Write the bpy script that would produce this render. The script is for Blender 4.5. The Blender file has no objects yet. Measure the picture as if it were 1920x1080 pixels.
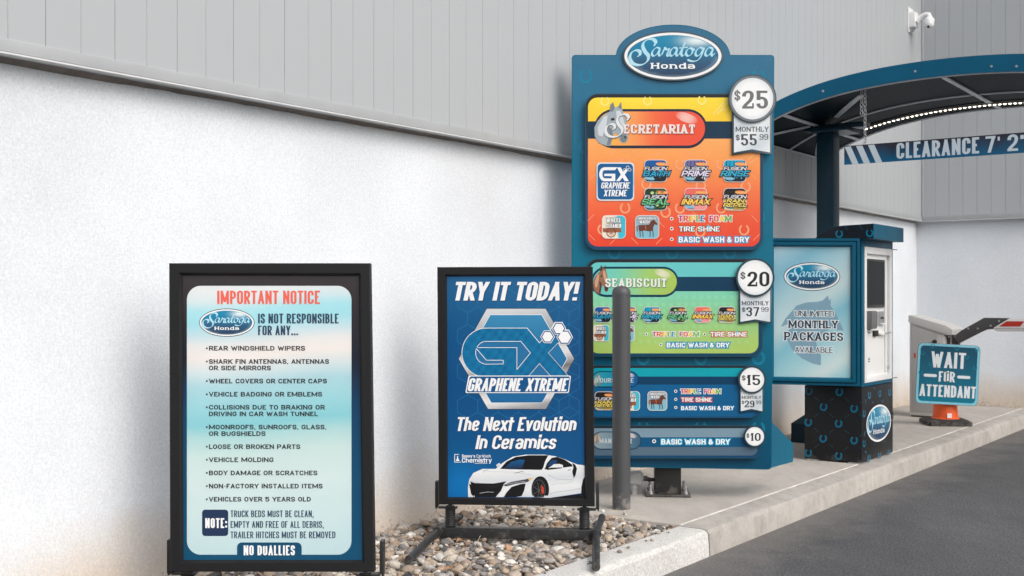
import bpy, bmesh, math, random
import numpy as np
from mathutils import Vector, Matrix
from mathutils.geometry import delaunay_2d_cdt

random.seed(7); np.random.seed(7)
S = bpy.context.scene
COL = S.collection

# ------------------------------------------------------------------ camera, sky, sun, exposure
F = 2200.0                      # focal length in pixels of the 1920 wide photograph
cam_d = bpy.data.cameras.new('camera'); cam = bpy.data.objects.new('camera', cam_d); COL.objects.link(cam)
cam.location = (0, 0, 1.0); cam.rotation_euler = (math.radians(90), 0, 0)
cam_d.sensor_width = 36; cam_d.lens = 36*F/1920; cam_d.shift_y = 20/1920
cam_d.clip_start = 0.05; cam_d.clip_end = 500
cam_d.dof.use_dof = True; cam_d.dof.focus_distance = 4.7; cam_d.dof.aperture_fstop = 11
S.camera = cam

SUN_ELEV, SUN_AZ = math.radians(42), math.radians(140)    # azimuth clockwise from +Y (view direction)
w = bpy.data.worlds.new('World'); S.world = w; w.use_nodes = True
nt = w.node_tree; nt.nodes.clear()
sky = nt.nodes.new('ShaderNodeTexSky'); sky.sky_type = 'NISHITA'; sky.sun_disc = False
sky.sun_elevation = SUN_ELEV; sky.sun_rotation = SUN_AZ
sky.air_density = 1.0; sky.dust_density = 6.0; sky.ozone_density = 1.0
hs = nt.nodes.new('ShaderNodeHueSaturation'); hs.inputs['Saturation'].default_value = 0.50
bg = nt.nodes.new('ShaderNodeBackground'); bg.inputs[1].default_value = 0.15
wo = nt.nodes.new('ShaderNodeOutputWorld')
nt.links.new(sky.outputs[0], hs.inputs['Color']); nt.links.new(hs.outputs[0], bg.inputs[0]); nt.links.new(bg.outputs[0], wo.inputs[0])
sd = bpy.data.lights.new('sun', 'SUN'); sd.energy = 0.70; sd.angle = math.radians(75); sd.color = (1, 0.99, 0.98)
sun = bpy.data.objects.new('sun', sd); COL.objects.link(sun)
dirv = Vector((math.sin(SUN_AZ)*math.cos(SUN_ELEV), math.cos(SUN_AZ)*math.cos(SUN_ELEV), math.sin(SUN_ELEV)))
sun.rotation_euler = dirv.to_track_quat('Z', 'Y').to_euler()
sun.location = (0, -3, 8)
S.view_settings.view_transform = 'Standard'; S.view_settings.look = 'None'
S.view_settings.gamma = 1; S.view_settings.exposure = 0.20; S.view_settings.use_curve_mapping = False

# ------------------------------------------------------------------ frames
TH = math.atan(1560/F); ST, CT = math.sin(TH), math.cos(TH)     # the lane runs at this angle to the view
def UV(u, v, z=0.0): return Vector((u*ST+v*CT, u*CT-v*ST, z))   # u along the lane, v across it, z up
EU, EV, EZ = UV(1, 0), UV(0, 1), Vector((0, 0, 1))
CAM = Vector((0, 0, 1))
def ray(px, py): return Vector(((px-960)/F, 1.0, (560-py)/F))
class Plane:
    """A real plane in the scene: origin, axis to the right, axis up, outward normal."""
    def __init__(s, o, ax, up, n): s.o, s.ax, s.up, s.n = Vector(o), Vector(ax).normalized(), Vector(up).normalized(), Vector(n).normalized()
    def loc(s, px, py, h=0.0):
        d = ray(px, py); t = (s.o+s.n*h-CAM).dot(s.n)/d.dot(s.n); p = CAM+d*t-s.o
        return p.dot(s.ax), p.dot(s.up)
    def w(s, a, b, h=0.0): return s.o+s.ax*a+s.up*b+s.n*h
    def wp(s, px, py, h=0.0): return s.w(*s.loc(px, py), h)
    def wq(s, px, py, h, hr): return s.w(*s.loc(px, py, hr), h)
def facing(x, y, z, alpha, lean=0.0):
    """Upright plane through (x,y,z) turned by alpha degrees (right side nearer), top leaning back by lean degrees."""
    a, l = math.radians(alpha), math.radians(lean)
    ax = Vector((math.cos(a), -math.sin(a), 0)); n0 = Vector((-math.sin(a), -math.cos(a), 0))
    up = EZ*math.cos(l)-n0*math.sin(l); n = n0*math.cos(l)+EZ*math.sin(l)
    return Plane((x, y, z), ax, up, n)
def plane_u(u, z=0.0): return Plane(UV(u, -2.5, z), EV, EZ, -EU)      # faces the camera side of the lane
def plane_v(v, z=0.0): return Plane(UV(7, v, z), EU, EZ, EV)          # faces the lane

# ------------------------------------------------------------------ colour and materials
def lin(c): return c/12.92 if c <= 0.04045 else ((c+0.055)/1.055)**2.4
KALB = 0.90
def pc(r, g, b, k=None):
    c = [lin(q/255)*(k or KALB) for q in (r, g, b)]; s = min(1, .86/max(c)); return (c[0]*s, c[1]*s, c[2]*s, 1)
def mixc(a, b, t):
    t = max(0, min(1, t)); return tuple(a[i]*(1-t)+b[i]*t for i in range(4))
def ramp(stops, t):
    if t <= stops[0][0]: return stops[0][1]
    for (t0, c0), (t1, c1) in zip(stops, stops[1:]):
        if t <= t1: return mixc(c0, c1, (t-t0)/(t1-t0))
    return stops[-1][1]
def N(m, kind, **kw):
    n = m.node_tree.nodes.new(kind)
    for k, v in kw.items():
        if k in n.inputs: n.inputs[k].default_value = v
        else: setattr(n, k, v)
    return n
def L(m, a, b): m.node_tree.links.new(a, b)
def mat(name, col, rough=0.5, metal=0.0, bump=0.0, bscale=60, var=0.0, vscale=4, coat=0.0, spec=0.5, detail=4, emis=None, speck=0.0):
    m = bpy.data.materials.new(name); m.use_nodes = True
    b = m.node_tree.nodes['Principled BSDF']
    b.inputs['Base Color'].default_value = (*col[:3], 1); b.inputs['Roughness'].default_value = rough
    b.inputs['Metallic'].default_value = metal; b.inputs['Coat Weight'].default_value = coat
    b.inputs['Specular IOR Level'].default_value = spec; b.inputs['Coat Roughness'].default_value = 0.12
    tc = N(m, 'ShaderNodeTexCoord')
    if var > 0:
        n = N(m, 'ShaderNodeTexNoise', Scale=vscale, Detail=5, Roughness=.6); L(m, tc.outputs['Object'], n.inputs['Vector'])
        mp = N(m, 'ShaderNodeMapRange'); mp.inputs['From Min'].default_value = .3; mp.inputs['From Max'].default_value = .7
        mp.inputs['To Min'].default_value = 1-var; mp.inputs['To Max'].default_value = 1+var
        L(m, n.outputs['Fac'], mp.inputs['Value'])
        mx = N(m, 'ShaderNodeVectorMath', operation='SCALE'); mx.inputs[0].default_value = col[:3]
        L(m, mp.outputs[0], mx.inputs['Scale']); L(m, mx.outputs[0], b.inputs['Base Color'])
        mr = N(m, 'ShaderNodeMapRange'); mr.inputs['To Min'].default_value = max(rough-.1, .02); mr.inputs['To Max'].default_value = min(rough+.12, 1)
        L(m, n.outputs['Fac'], mr.inputs['Value']); L(m, mr.outputs[0], b.inputs['Roughness'])
    if bump > 0:
        n = N(m, 'ShaderNodeTexNoise', Scale=bscale, Detail=detail, Roughness=.6); L(m, tc.outputs['Object'], n.inputs['Vector'])
        bp = N(m, 'ShaderNodeBump', Strength=bump, Distance=0.004); L(m, n.outputs['Fac'], bp.inputs['Height']); L(m, bp.outputs[0], b.inputs['Normal'])
    if emis:
        b.inputs['Emission Color'].default_value = (*emis[:3], 1); b.inputs['Emission Strength'].default_value = emis[3]
    return m

def print_material(name, rough=.30, coat=.12, grime=.04):
    m = bpy.data.materials.new(name); m.use_nodes = True
    b = m.node_tree.nodes['Principled BSDF']
    at = N(m, 'ShaderNodeAttribute', attribute_name='ink')
    tc = N(m, 'ShaderNodeTexCoord'); n = N(m, 'ShaderNodeTexNoise', Scale=3.0, Detail=6, Roughness=.7); L(m, tc.outputs['Object'], n.inputs['Vector'])
    mp = N(m, 'ShaderNodeMapRange'); mp.inputs['To Min'].default_value = 1-grime*2; mp.inputs['To Max'].default_value = 1+grime*2
    L(m, n.outputs['Fac'], mp.inputs['Value'])
    mx = N(m, 'ShaderNodeVectorMath', operation='SCALE'); L(m, at.outputs['Color'], mx.inputs[0]); L(m, mp.outputs[0], mx.inputs['Scale'])
    L(m, mx.outputs[0], b.inputs['Base Color'])
    mr = N(m, 'ShaderNodeMapRange'); mr.inputs['To Min'].default_value = rough-.08; mr.inputs['To Max'].default_value = rough+.12
    L(m, n.outputs['Fac'], mr.inputs['Value']); L(m, mr.outputs[0], b.inputs['Roughness'])
    b.inputs['Coat Weight'].default_value = coat; b.inputs['Coat Roughness'].default_value = .08; b.inputs['Specular IOR Level'].default_value = .32
    n5 = N(m, 'ShaderNodeTexNoise', Scale=5.0, Detail=2); L(m, tc.outputs['Object'], n5.inputs['Vector']); bp = N(m, 'ShaderNodeBump', Strength=.25, Distance=.01); L(m, n5.outputs['Fac'], bp.inputs['Height']); L(m, bp.outputs[0], b.inputs['Normal']); L(m, bp.outputs[0], b.inputs['Coat Normal'])
    return m
M_INK = print_material('ink_on_glossy_panel')
M_INKM = print_material('ink_on_matt_sheet', rough=.45, coat=.0, grime=.03)

# ------------------------------------------------------------------ objects
def tag(o, label=None, cat=None, group=None, kind=None):
    if label: o['label'] = label
    if cat: o['category'] = cat
    if group: o['group'] = group
    if kind: o['kind'] = kind
    return o
def thing(name, loc, label, cat, group=None):
    o = bpy.data.objects.new(name, None); COL.objects.link(o); o.location = loc; o.empty_display_size = .1
    return tag(o, label, cat, group)
def origin_of(o):
    v = Vector((0, 0, 0))
    while o is not None: v = v+Vector(o.location); o = o.parent
    return v
def mesh(name, verts, faces, m=None, parent=None, smooth=False, colors=None, at=None):
    """verts in world space; the object sits at its parent's place unless 'at' gives its own origin."""
    po = origin_of(parent); oo = Vector(at) if at is not None else po
    me = bpy.data.meshes.new(name)
    me.from_pydata([tuple(Vector(v)-oo) for v in verts], [], faces)
    if colors is not None:
        a = me.color_attributes.new('ink', 'FLOAT_COLOR', 'POINT'); a.data.foreach_set('color', np.array(colors, dtype=np.float32).ravel())
    if m: me.materials.append(m)
    if smooth: me.polygons.foreach_set('use_smooth', [True]*len(me.polygons))
    me.update()
    o = bpy.data.objects.new(name, me); COL.objects.link(o)
    if parent is not None: o.parent = parent
    o.location = oo-po
    return o
def from_bm(name, bm, m=None, parent=None, smooth=False, at=None, auto=False):
    bmesh.ops.recalc_face_normals(bm, faces=bm.faces)
    vs = [v.co.copy() for v in bm.verts]; bm.verts.index_update()
    fs = [[v.index for v in f.verts] for f in bm.faces]; bm.free()
    o = mesh(name, vs, fs, m, parent, smooth, at=at)
    if auto: shade_auto(o)
    return o
def shade_auto(o, deg=35):
    me = o.data; me.polygons.foreach_set('use_smooth', [True]*len(me.polygons)); me.set_sharp_from_angle(angle=math.radians(deg))
def dup(o, delta, parent=None):
    c = o.copy(); COL.objects.link(c); c.parent = parent if parent is not None else o.parent; c.location = Vector(o.location)+Vector(delta)
    return c
def bm_box(bm, o, ax, ay, az, x0, x1, y0, y1, z0, z1):
    o, ax, ay, az = Vector(o), Vector(ax), Vector(ay), Vector(az)
    vs = [bm.verts.new(o+ax*x+ay*y+az*z) for z in (z0, z1) for y in (y0, y1) for x in (x0, x1)]
    fs = [(0, 1, 3, 2), (4, 5, 7, 6), (0, 1, 5, 4), (2, 3, 7, 6), (0, 2, 6, 4), (1, 3, 7, 5)]
    for f in fs: bm.faces.new([vs[i] for i in f])
    return vs
def bevel_all(bm, w, seg=2, ang=30):
    es = [e for e in bm.edges if len(e.link_faces) == 2 and e.calc_face_angle(0) > math.radians(ang)]
    bmesh.ops.bevel(bm, geom=es, offset=w, segments=seg, profile=.6, affect='EDGES', clamp_overlap=True)
def box(name, o, ax, ay, az, r, m, parent=None, bev=.003, seg=2, at=None):
    bm = bmesh.new(); bm_box(bm, o, ax, ay, az, *r); bmesh.ops.recalc_face_normals(bm, faces=bm.faces)
    if bev: bevel_all(bm, bev, seg)
    ob = from_bm(name, bm, m, parent, at=at)
    if bev: shade_auto(ob, 40)
    return ob
def uvbox(name, u0, u1, v0, v1, z0, z1, m, parent=None, bev=.003, at=None, seg=2):
    return box(name, (0, 0, 0), EU, EV, EZ, (u0, u1, v0, v1, z0, z1), m, parent, bev, seg, at)
def frame_axes(d):
    d = Vector(d).normalized(); a = d.orthogonal().normalized() if abs(d.z) < .99 else Vector((1, 0, 0))
    if abs(d.z) < .99: a = d.cross(EZ).normalized()
    return a, d.cross(a).normalized()
def bm_tube(bm, pts, radii, seg=16, caps=True, closed=False):
    pts = [Vector(p) for p in pts]
    if not hasattr(radii, '__len__'): radii = [radii]*len(pts)
    rings = []; n = len(pts); a = None
    for i, p in enumerate(pts):
        q0, q1 = pts[(i-1) % n] if (closed or i > 0) else p, pts[(i+1) % n] if (closed or i < n-1) else p
        d = (q1-q0).normalized()
        if a is None: a, b = frame_axes(d)
        else: a = (a-d*a.dot(d)).normalized(); b = d.cross(a)
        rings.append([bm.verts.new(p+(a*math.cos(t)+b*math.sin(t))*radii[i]) for t in [2*math.pi*k/seg for k in range(seg)]])
    for i in range(n if closed else n-1):
        r0, r1 = rings[i], rings[(i+1) % n]
        for k in range(seg): bm.faces.new((r0[k], r0[(k+1) % seg], r1[(k+1) % seg], r1[k]))
    if caps and not closed: bm.faces.new(rings[0][::-1]); bm.faces.new(rings[-1])
    return rings
def tube(name, pts, r, m, parent=None, seg=16, at=None, closed=False):
    bm = bmesh.new(); bm_tube(bm, pts, r, seg, closed=closed); return from_bm(name, bm, m, parent, auto=True, at=at)
def lathe(name, base, axis, prof, m, parent=None, seg=24, at=None):
    """prof: (radius, distance along axis)"""
    base, axis = Vector(base), Vector(axis).normalized(); a, b = frame_axes(axis); bm = bmesh.new(); rings = []
    for r, h in prof:
        rings.append([bm.verts.new(base+axis*h+(a*math.cos(2*math.pi*k/seg)+b*math.sin(2*math.pi*k/seg))*max(r, 1e-5)) for k in range(seg)])
    for r0, r1 in zip(rings, rings[1:]):
        for k in range(seg): bm.faces.new((r0[k], r0[(k+1) % seg], r1[(k+1) % seg], r1[k]))
    bm.faces.new(rings[0][::-1]); bm.faces.new(rings[-1])
    return from_bm(name, bm, m, parent, auto=True, at=at)
def bm_prism(bm, plane, pts, h0, h1, bev=0.0, seg=2):
    """pts: local (a,b) outline on the plane; solid between heights h0 and h1, front rim bevelled"""
    n = len(pts); lo = [bm.verts.new(plane.w(a, b, h0)) for a, b in pts]; hi = [bm.verts.new(plane.w(a, b, h1)) for a, b in pts]
    top = bm.faces.new(hi); bm.faces.new(lo[::-1]); sides = [bm.faces.new((lo[i], lo[(i+1) % n], hi[(i+1) % n], hi[i])) for i in range(n)]
    if bev:
        bmesh.ops.bevel(bm, geom=list(top.edges), offset=bev, segments=seg, profile=.5, affect='EDGES', clamp_overlap=True)
def slab(name, plane, pxpts, h0, h1, m, parent=None, bev=0.0, seg=2, at=None):
    bm = bmesh.new(); bm_prism(bm, plane, [plane.loc(p[0], p[1], h1) for p in pxpts], h0, h1, bev, seg)
    return from_bm(name, bm, m, parent, auto=True, at=at)

# ------------------------------------------------------------------ 2D shapes in drawing units (y down)
def rrect(x0, y0, x1, y1, r, k=6):
    if not hasattr(r, '__len__'): r = (r,)*4
    out = []
    for cx, cy, a0, rr in ((x1-r[1], y0+r[1], -90, r[1]), (x1-r[2], y1-r[2], 0, r[2]), (x0+r[3], y1-r[3], 90, r[3]), (x0+r[0], y0+r[0], 180, r[0])):
        if rr <= 0: out.append((cx, cy)); continue
        for i in range(k+1):
            a = math.radians(a0+90*i/k); out.append((cx+rr*math.cos(a), cy+rr*math.sin(a)))
    return out
def ellipse(cx, cy, a, b, n=40, rot=0):
    c, s = math.cos(rot), math.sin(rot)
    return [(cx+a*math.cos(t)*c-b*math.sin(t)*s, cy+a*math.cos(t)*s+b*math.sin(t)*c) for t in [2*math.pi*i/n for i in range(n)]]
def rpoly(pts, r=0, close=False, k=4):
    """round the interior corners of a polyline"""
    n = len(pts); out = []
    for i, p in enumerate(pts):
        if not close and (i == 0 or i == n-1): out.append(p); continue
        a, b = pts[(i-1) % n], pts[(i+1) % n]
        va, vb = (a[0]-p[0], a[1]-p[1]), (b[0]-p[0], b[1]-p[1]); la, lb = math.hypot(*va), math.hypot(*vb)
        if la < 1e-6 or lb < 1e-6: out.append(p); continue
        ra = min(r, la*(1 if (not close and i == 1) else .5), lb*(1 if (not close and i == n-2) else .5))
        s, e = (p[0]+va[0]/la*ra, p[1]+va[1]/la*ra), (p[0]+vb[0]/lb*ra, p[1]+vb[1]/lb*ra)
        for j in range(k+1):
            t = j/k; q = .55   # rational-ish curve close to a circle arc
            w0, w1, w2 = (1-t)**2, 2*t*(1-t)*.75, t*t; W = w0+w1+w2
            out.append(((s[0]*w0+p[0]*w1+e[0]*w2)/W, (s[1]*w0+p[1]*w1+e[1]*w2)/W))
    return out
def spline(pts, k=6):
    out = []; P = [pts[0]]+list(pts)+[pts[-1]]
    for i in range(1, len(P)-2):
        p0, p1, p2, p3 = P[i-1], P[i], P[i+1], P[i+2]
        for j in range(k):
            t = j/k
            out.append(tuple(.5*((2*p1[d])+(-p0[d]+p2[d])*t+(2*p0[d]-5*p1[d]+4*p2[d]-p3[d])*t*t+(-p0[d]+3*p1[d]-3*p2[d]+p3[d])*t**3) for d in (0, 1)))
    out.append(pts[-1]); return out
def strokepolys(pts, tv, th=None, closed=False, cap=0, joints=True):
    """quads and round joints for a polyline; tv = width of upright strokes, th = of level ones"""
    th = tv if th is None else th; out = []; n = len(pts)
    for i in range(n if closed else n-1):
        p, q = pts[i], pts[(i+1) % n]; dx, dy = q[0]-p[0], q[1]-p[1]; l = math.hypot(dx, dy)
        if l < 1e-6: continue
        c = abs(dx)/l; t = (tv*(1-c*c)+th*c*c)/2; nx, ny = -dy/l*t, dx/l*t; ex, ey = dx/l, dy/l
        s0 = cap*(tv*c+th*(1-c))/2 if (not closed and i == 0) else 0; s1 = cap*(tv*c+th*(1-c))/2 if (not closed and i == n-2) else 0
        a, b = (p[0]-ex*s0, p[1]-ey*s0), (q[0]+ex*s1, q[1]+ey*s1)
        out.append([(a[0]+nx, a[1]+ny), (b[0]+nx, b[1]+ny), (b[0]-nx, b[1]-ny), (a[0]-nx, a[1]-ny)])
        if joints and (closed or i < n-2):
            out.append(ellipse(q[0], q[1], min(tv, th)/2 if abs(tv-th) > .01 else tv/2, min(tv, th)/2 if abs(tv-th) > .01 else th/2, 10))
    return out

def ribbon(pts, tv, th, closed, ex=0.0):
    pp = [pts[0]]
    for p in pts[1:]:
        if math.hypot(p[0]-pp[-1][0], p[1]-pp[-1][1]) > 1e-3: pp.append(p)
    if closed and math.hypot(pp[0][0]-pp[-1][0], pp[0][1]-pp[-1][1]) < 1e-3: pp.pop()
    n = len(pp)
    if not closed and ex:
        for a, b in ((0, 1), (-1, -2)):
            dx, dy = pp[a][0]-pp[b][0], pp[a][1]-pp[b][1]; l = math.hypot(dx, dy); pp[a] = (pp[a][0]+dx/l*ex, pp[a][1]+dy/l*ex)
    E = []
    for i, p in enumerate(pp):
        a, b = pp[(i-1) % n] if (closed or i) else p, pp[(i+1) % n] if (closed or i < n-1) else p
        dx, dy = b[0]-a[0], b[1]-a[1]; l = math.hypot(dx, dy)+1e-9; c = abs(dx)/l
        m = 1.0
        if a is not p and b is not p:
            d1 = ((p[0]-a[0]), (p[1]-a[1])); d2 = ((b[0]-p[0]), (b[1]-p[1])); co = (d1[0]*d2[0]+d1[1]*d2[1])/(math.hypot(*d1)*math.hypot(*d2)+1e-9)
            m = min(1/max(math.sqrt(max((1+co)/2, 0)), .4), 1.45)
        t = (tv*(1-c*c)+th*c*c)/2*m; E.append(((p[0]-dy/l*t, p[1]+dx/l*t), (p[0]+dy/l*t, p[1]-dx/l*t)))
    out = []
    for i in range(n if closed else n-1):
        (a, b), (c, d) = E[i], E[(i+1) % n]; out += [[a, c, d], [a, d, b]]
    return out
# glyph skeletons: (kind, points) in 0..1, y up.  C rounded, O closed rounded, L straight, D slanted with level ends
V0, V1, VM = ('L', [(0, 0), (0, 1)]), ('L', [(1, 0), (1, 1)]), ('L', [(.5, 0), (.5, 1)])
GL = {
'A': (1.06, [('D', [(0, 0), (.5, 1)]), ('D', [(1, 0), (.5, 1)]), ('H', [(.22, .27), (.78, .27)])]),
'B': (1, [V0, ('C', [(0, 1), (.94, 1), (.94, .53), (0, .53)]), ('C', [(0, .53), (1, .53), (1, 0), (0, 0)])]),
'C': (1, [('C', [(1, .68), (1, 1), (0, 1), (0, 0), (1, 0), (1, .32)])]),
'D': (1, [V0, ('C', [(0, 1), (1, 1), (1, 0), (0, 0)])]),
'E': (.85, [V0, ('L', [(0, 1), (1, 1)]), ('H', [(0, .52), (.85, .52)]), ('L', [(0, 0), (1, 0)])]),
'F': (.82, [V0, ('L', [(0, 1), (1, 1)]), ('H', [(0, .5), (.85, .5)])]),
'G': (1, [('C', [(1, .7), (1, 1), (0, 1), (0, 0), (1, 0), (1, .5)]), ('H', [(.55, .47), (1, .47)])]),
'H': (1, [V0, V1, ('H', [(0, .52), (1, .52)])]), 'I': (0, [VM]),
'J': (.8, [('C', [(1, 1), (1, 0), (0, 0), (0, .3)])]),
'K': (1, [V0, ('D', [(0, .38), (1, 1)]), ('D', [(.3, .58), (1, 0)])]),
'L': (.8, [V0, ('L', [(0, 0), (1, 0)])]),
'M': (1.38, [V0, V1, ('D', [(.02, 1), (.5, .1)]), ('D', [(.98, 1), (.5, .1)])]),
'N': (1.05, [V0, V1, ('D', [(.0, 1), (1, 0)])]),
'O': (1, [('O', [(0, 0), (0, 1), (1, 1), (1, 0)])]),
'P': (.98, [V0, ('C', [(0, 1), (1, 1), (1, .42), (0, .42)])]),
'Q': (1, [('O', [(0, 0), (0, 1), (1, 1), (1, 0)]), ('D', [(.55, .3), (1, -.06)])]),
'R': (1, [V0, ('C', [(0, 1), (1, 1), (1, .47), (0, .47)]), ('D', [(.5, .45), (1, 0)])]),
'S': (.96, [('C', [(1, .7), (1, 1), (0, 1), (0, .55), (1, .45), (1, 0), (0, 0), (0, .3)])]),
'T': (.92, [('L', [(0, 1), (1, 1)]), VM]), 'U': (1, [('C', [(0, 1), (0, 0), (1, 0), (1, 1)])]),
'V': (1.04, [('D', [(0, 1), (.5, 0)]), ('D', [(1, 1), (.5, 0)])]),
'W': (1.5, [('D', [(0, 1), (.27, 0)]), ('D', [(.5, .9), (.27, 0)]), ('D', [(.5, .9), (.73, 0)]), ('D', [(1, 1), (.73, 0)])]),
'X': (1.04, [('D', [(0, 0), (1, 1)]), ('D', [(0, 1), (1, 0)])]),
'Y': (1.02, [('D', [(0, 1), (.5, .42)]), ('D', [(1, 1), (.5, .42)]), ('L', [(.5, 0), (.5, .5)])]),
'Z': (.9, [('L', [(0, 1), (1, 1)]), ('D', [(0, 0), (1, 1)]), ('L', [(0, 0), (1, 0)])]),
'0': (1, [('O', [(0, 0), (0, 1), (1, 1), (1, 0)])]), '1': (.55, [('L', [(.6, 0), (.6, 1)]), ('D', [(0, .76), (.6, .98)])]),
'2': (.98, [('C', [(0, .7), (0, 1), (1, 1), (1, .55), (.1, .12), (0, 0)]), ('L', [(0, 0), (1, 0)])]),
'3': (.98, [('C', [(0, .75), (0, 1), (1, 1), (1, .53), (.3, .53)]), ('C', [(.3, .53), (1, .53), (1, 0), (0, 0), (0, .25)])]),
'5': (.98, [('L', [(0, 1), (.92, 1)]), ('L', [(.03, 1), (.03, .55)]), ('C', [(.03, .6), (1, .62), (1, 0), (0, 0), (0, .25)])]),
'7': (.95, [('L', [(0, 1), (1, 1)]), ('D', [(1, 1), (.35, 0)])]),
'9': (.98, [('O', [(0, .45), (0, 1), (1, 1), (1, .45)]), ('C', [(1, .7), (1, 0), (0, 0), (0, .2)])]),
'$': (.9, [('C', [(1, .66), (1, .88), (0, .88), (0, .54), (1, .46), (1, .12), (0, .12), (0, .34)]), ('T', [(.5, -.04), (.5, 1.04)])]),
'&': (1.05, [('C', [(1, .5), (.75, 0), (0, 0), (0, .5), (.6, .62), (.65, 1), (.15, 1), (.15, .65), (1, 0)])]),
'.': (0, [('Q', [(.5, 0)])]), ',': (0, [('Q', [(.5, 0)]), ('T', [(.5, .03), (-.6, -.27)])]),
"'": (0, [('T', [(.5, 1), (.35, .72)])]), '"': (.45, [('T', [(0, 1), (-.15, .72)]), ('T', [(1, 1), (.85, .72)])]),
'!': (0, [('L', [(.5, .44), (.5, 1)]), ('Q', [(.5, 0)])]), ':': (0, [('Q', [(.5, .1)]), ('Q', [(.5, .62)])]),
'-': (.5, [('H', [(0, .45), (1, .45)])]), '*': (0, [('Q', [(.5, .42)])]),
# lower case (x-height .72)
'a': (.9, [('C', [(0, .56), (0, .72), (1, .72), (1, 0)]), ('O', [(0, 0), (0, .38), (1, .38), (1, 0)])]),
'c': (.86, [('C', [(1, .5), (1, .72), (0, .72), (0, 0), (1, 0), (1, .22)])]),
'd': (.9, [V1, ('O', [(0, 0), (0, .72), (1, .72), (1, 0)])]),
'e': (.9, [('C', [(0, .36), (1, .36), (1, .72), (0, .72), (0, 0), (1, 0), (1, .18)])]),
'h': (.9, [V0, ('C', [(0, .72), (1, .72), (1, 0)])]), 'i': (0, [('L', [(.5, 0), (.5, .72)]), ('Q', [(.5, 1.02)])]),
'l': (0, [VM]), 'm': (1.5, [('L', [(0, 0), (0, .72)]), ('C', [(0, .72), (.5, .72), (.5, 0)]), ('C', [(.5, .72), (1, .72), (1, 0)])]),
'n': (.9, [('L', [(0, 0), (0, .72)]), ('C', [(0, .72), (1, .72), (1, 0)])]),
'o': (.9, [('O', [(0, 0), (0, .72), (1, .72), (1, 0)])]), 'r': (.6, [('L', [(0, 0), (0, .72)]), ('C', [(0, .6), (.1, .72), (1, .72)])]),
's': (.84, [('C', [(1, .52), (1, .72), (0, .72), (0, .4), (1, .33), (1, 0), (0, 0), (0, .2)])]),
't': (.66, [('L', [(.32, .98), (.32, 0)]), ('H', [(-.75, .72), (1.6, .72)]), ('H', [(.4, 0), (1, 0)])]),
'u': (.9, [('C', [(0, .72), (0, 0), (1, 0)]), ('L', [(1, 0), (1, .72)])]), 'v': (.9, [('D', [(0, .72), (.5, 0)]), ('D', [(1, .72), (.5, 0)])]),
'x': (.9, [('D', [(0, .72), (1, 0)]), ('D', [(1, .72), (0, 0)])]), 'y': (.9, [('D', [(0, .72), (.5, 0)]), ('D', [(1, .72), (.3, -.26)])]),
}
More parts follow.
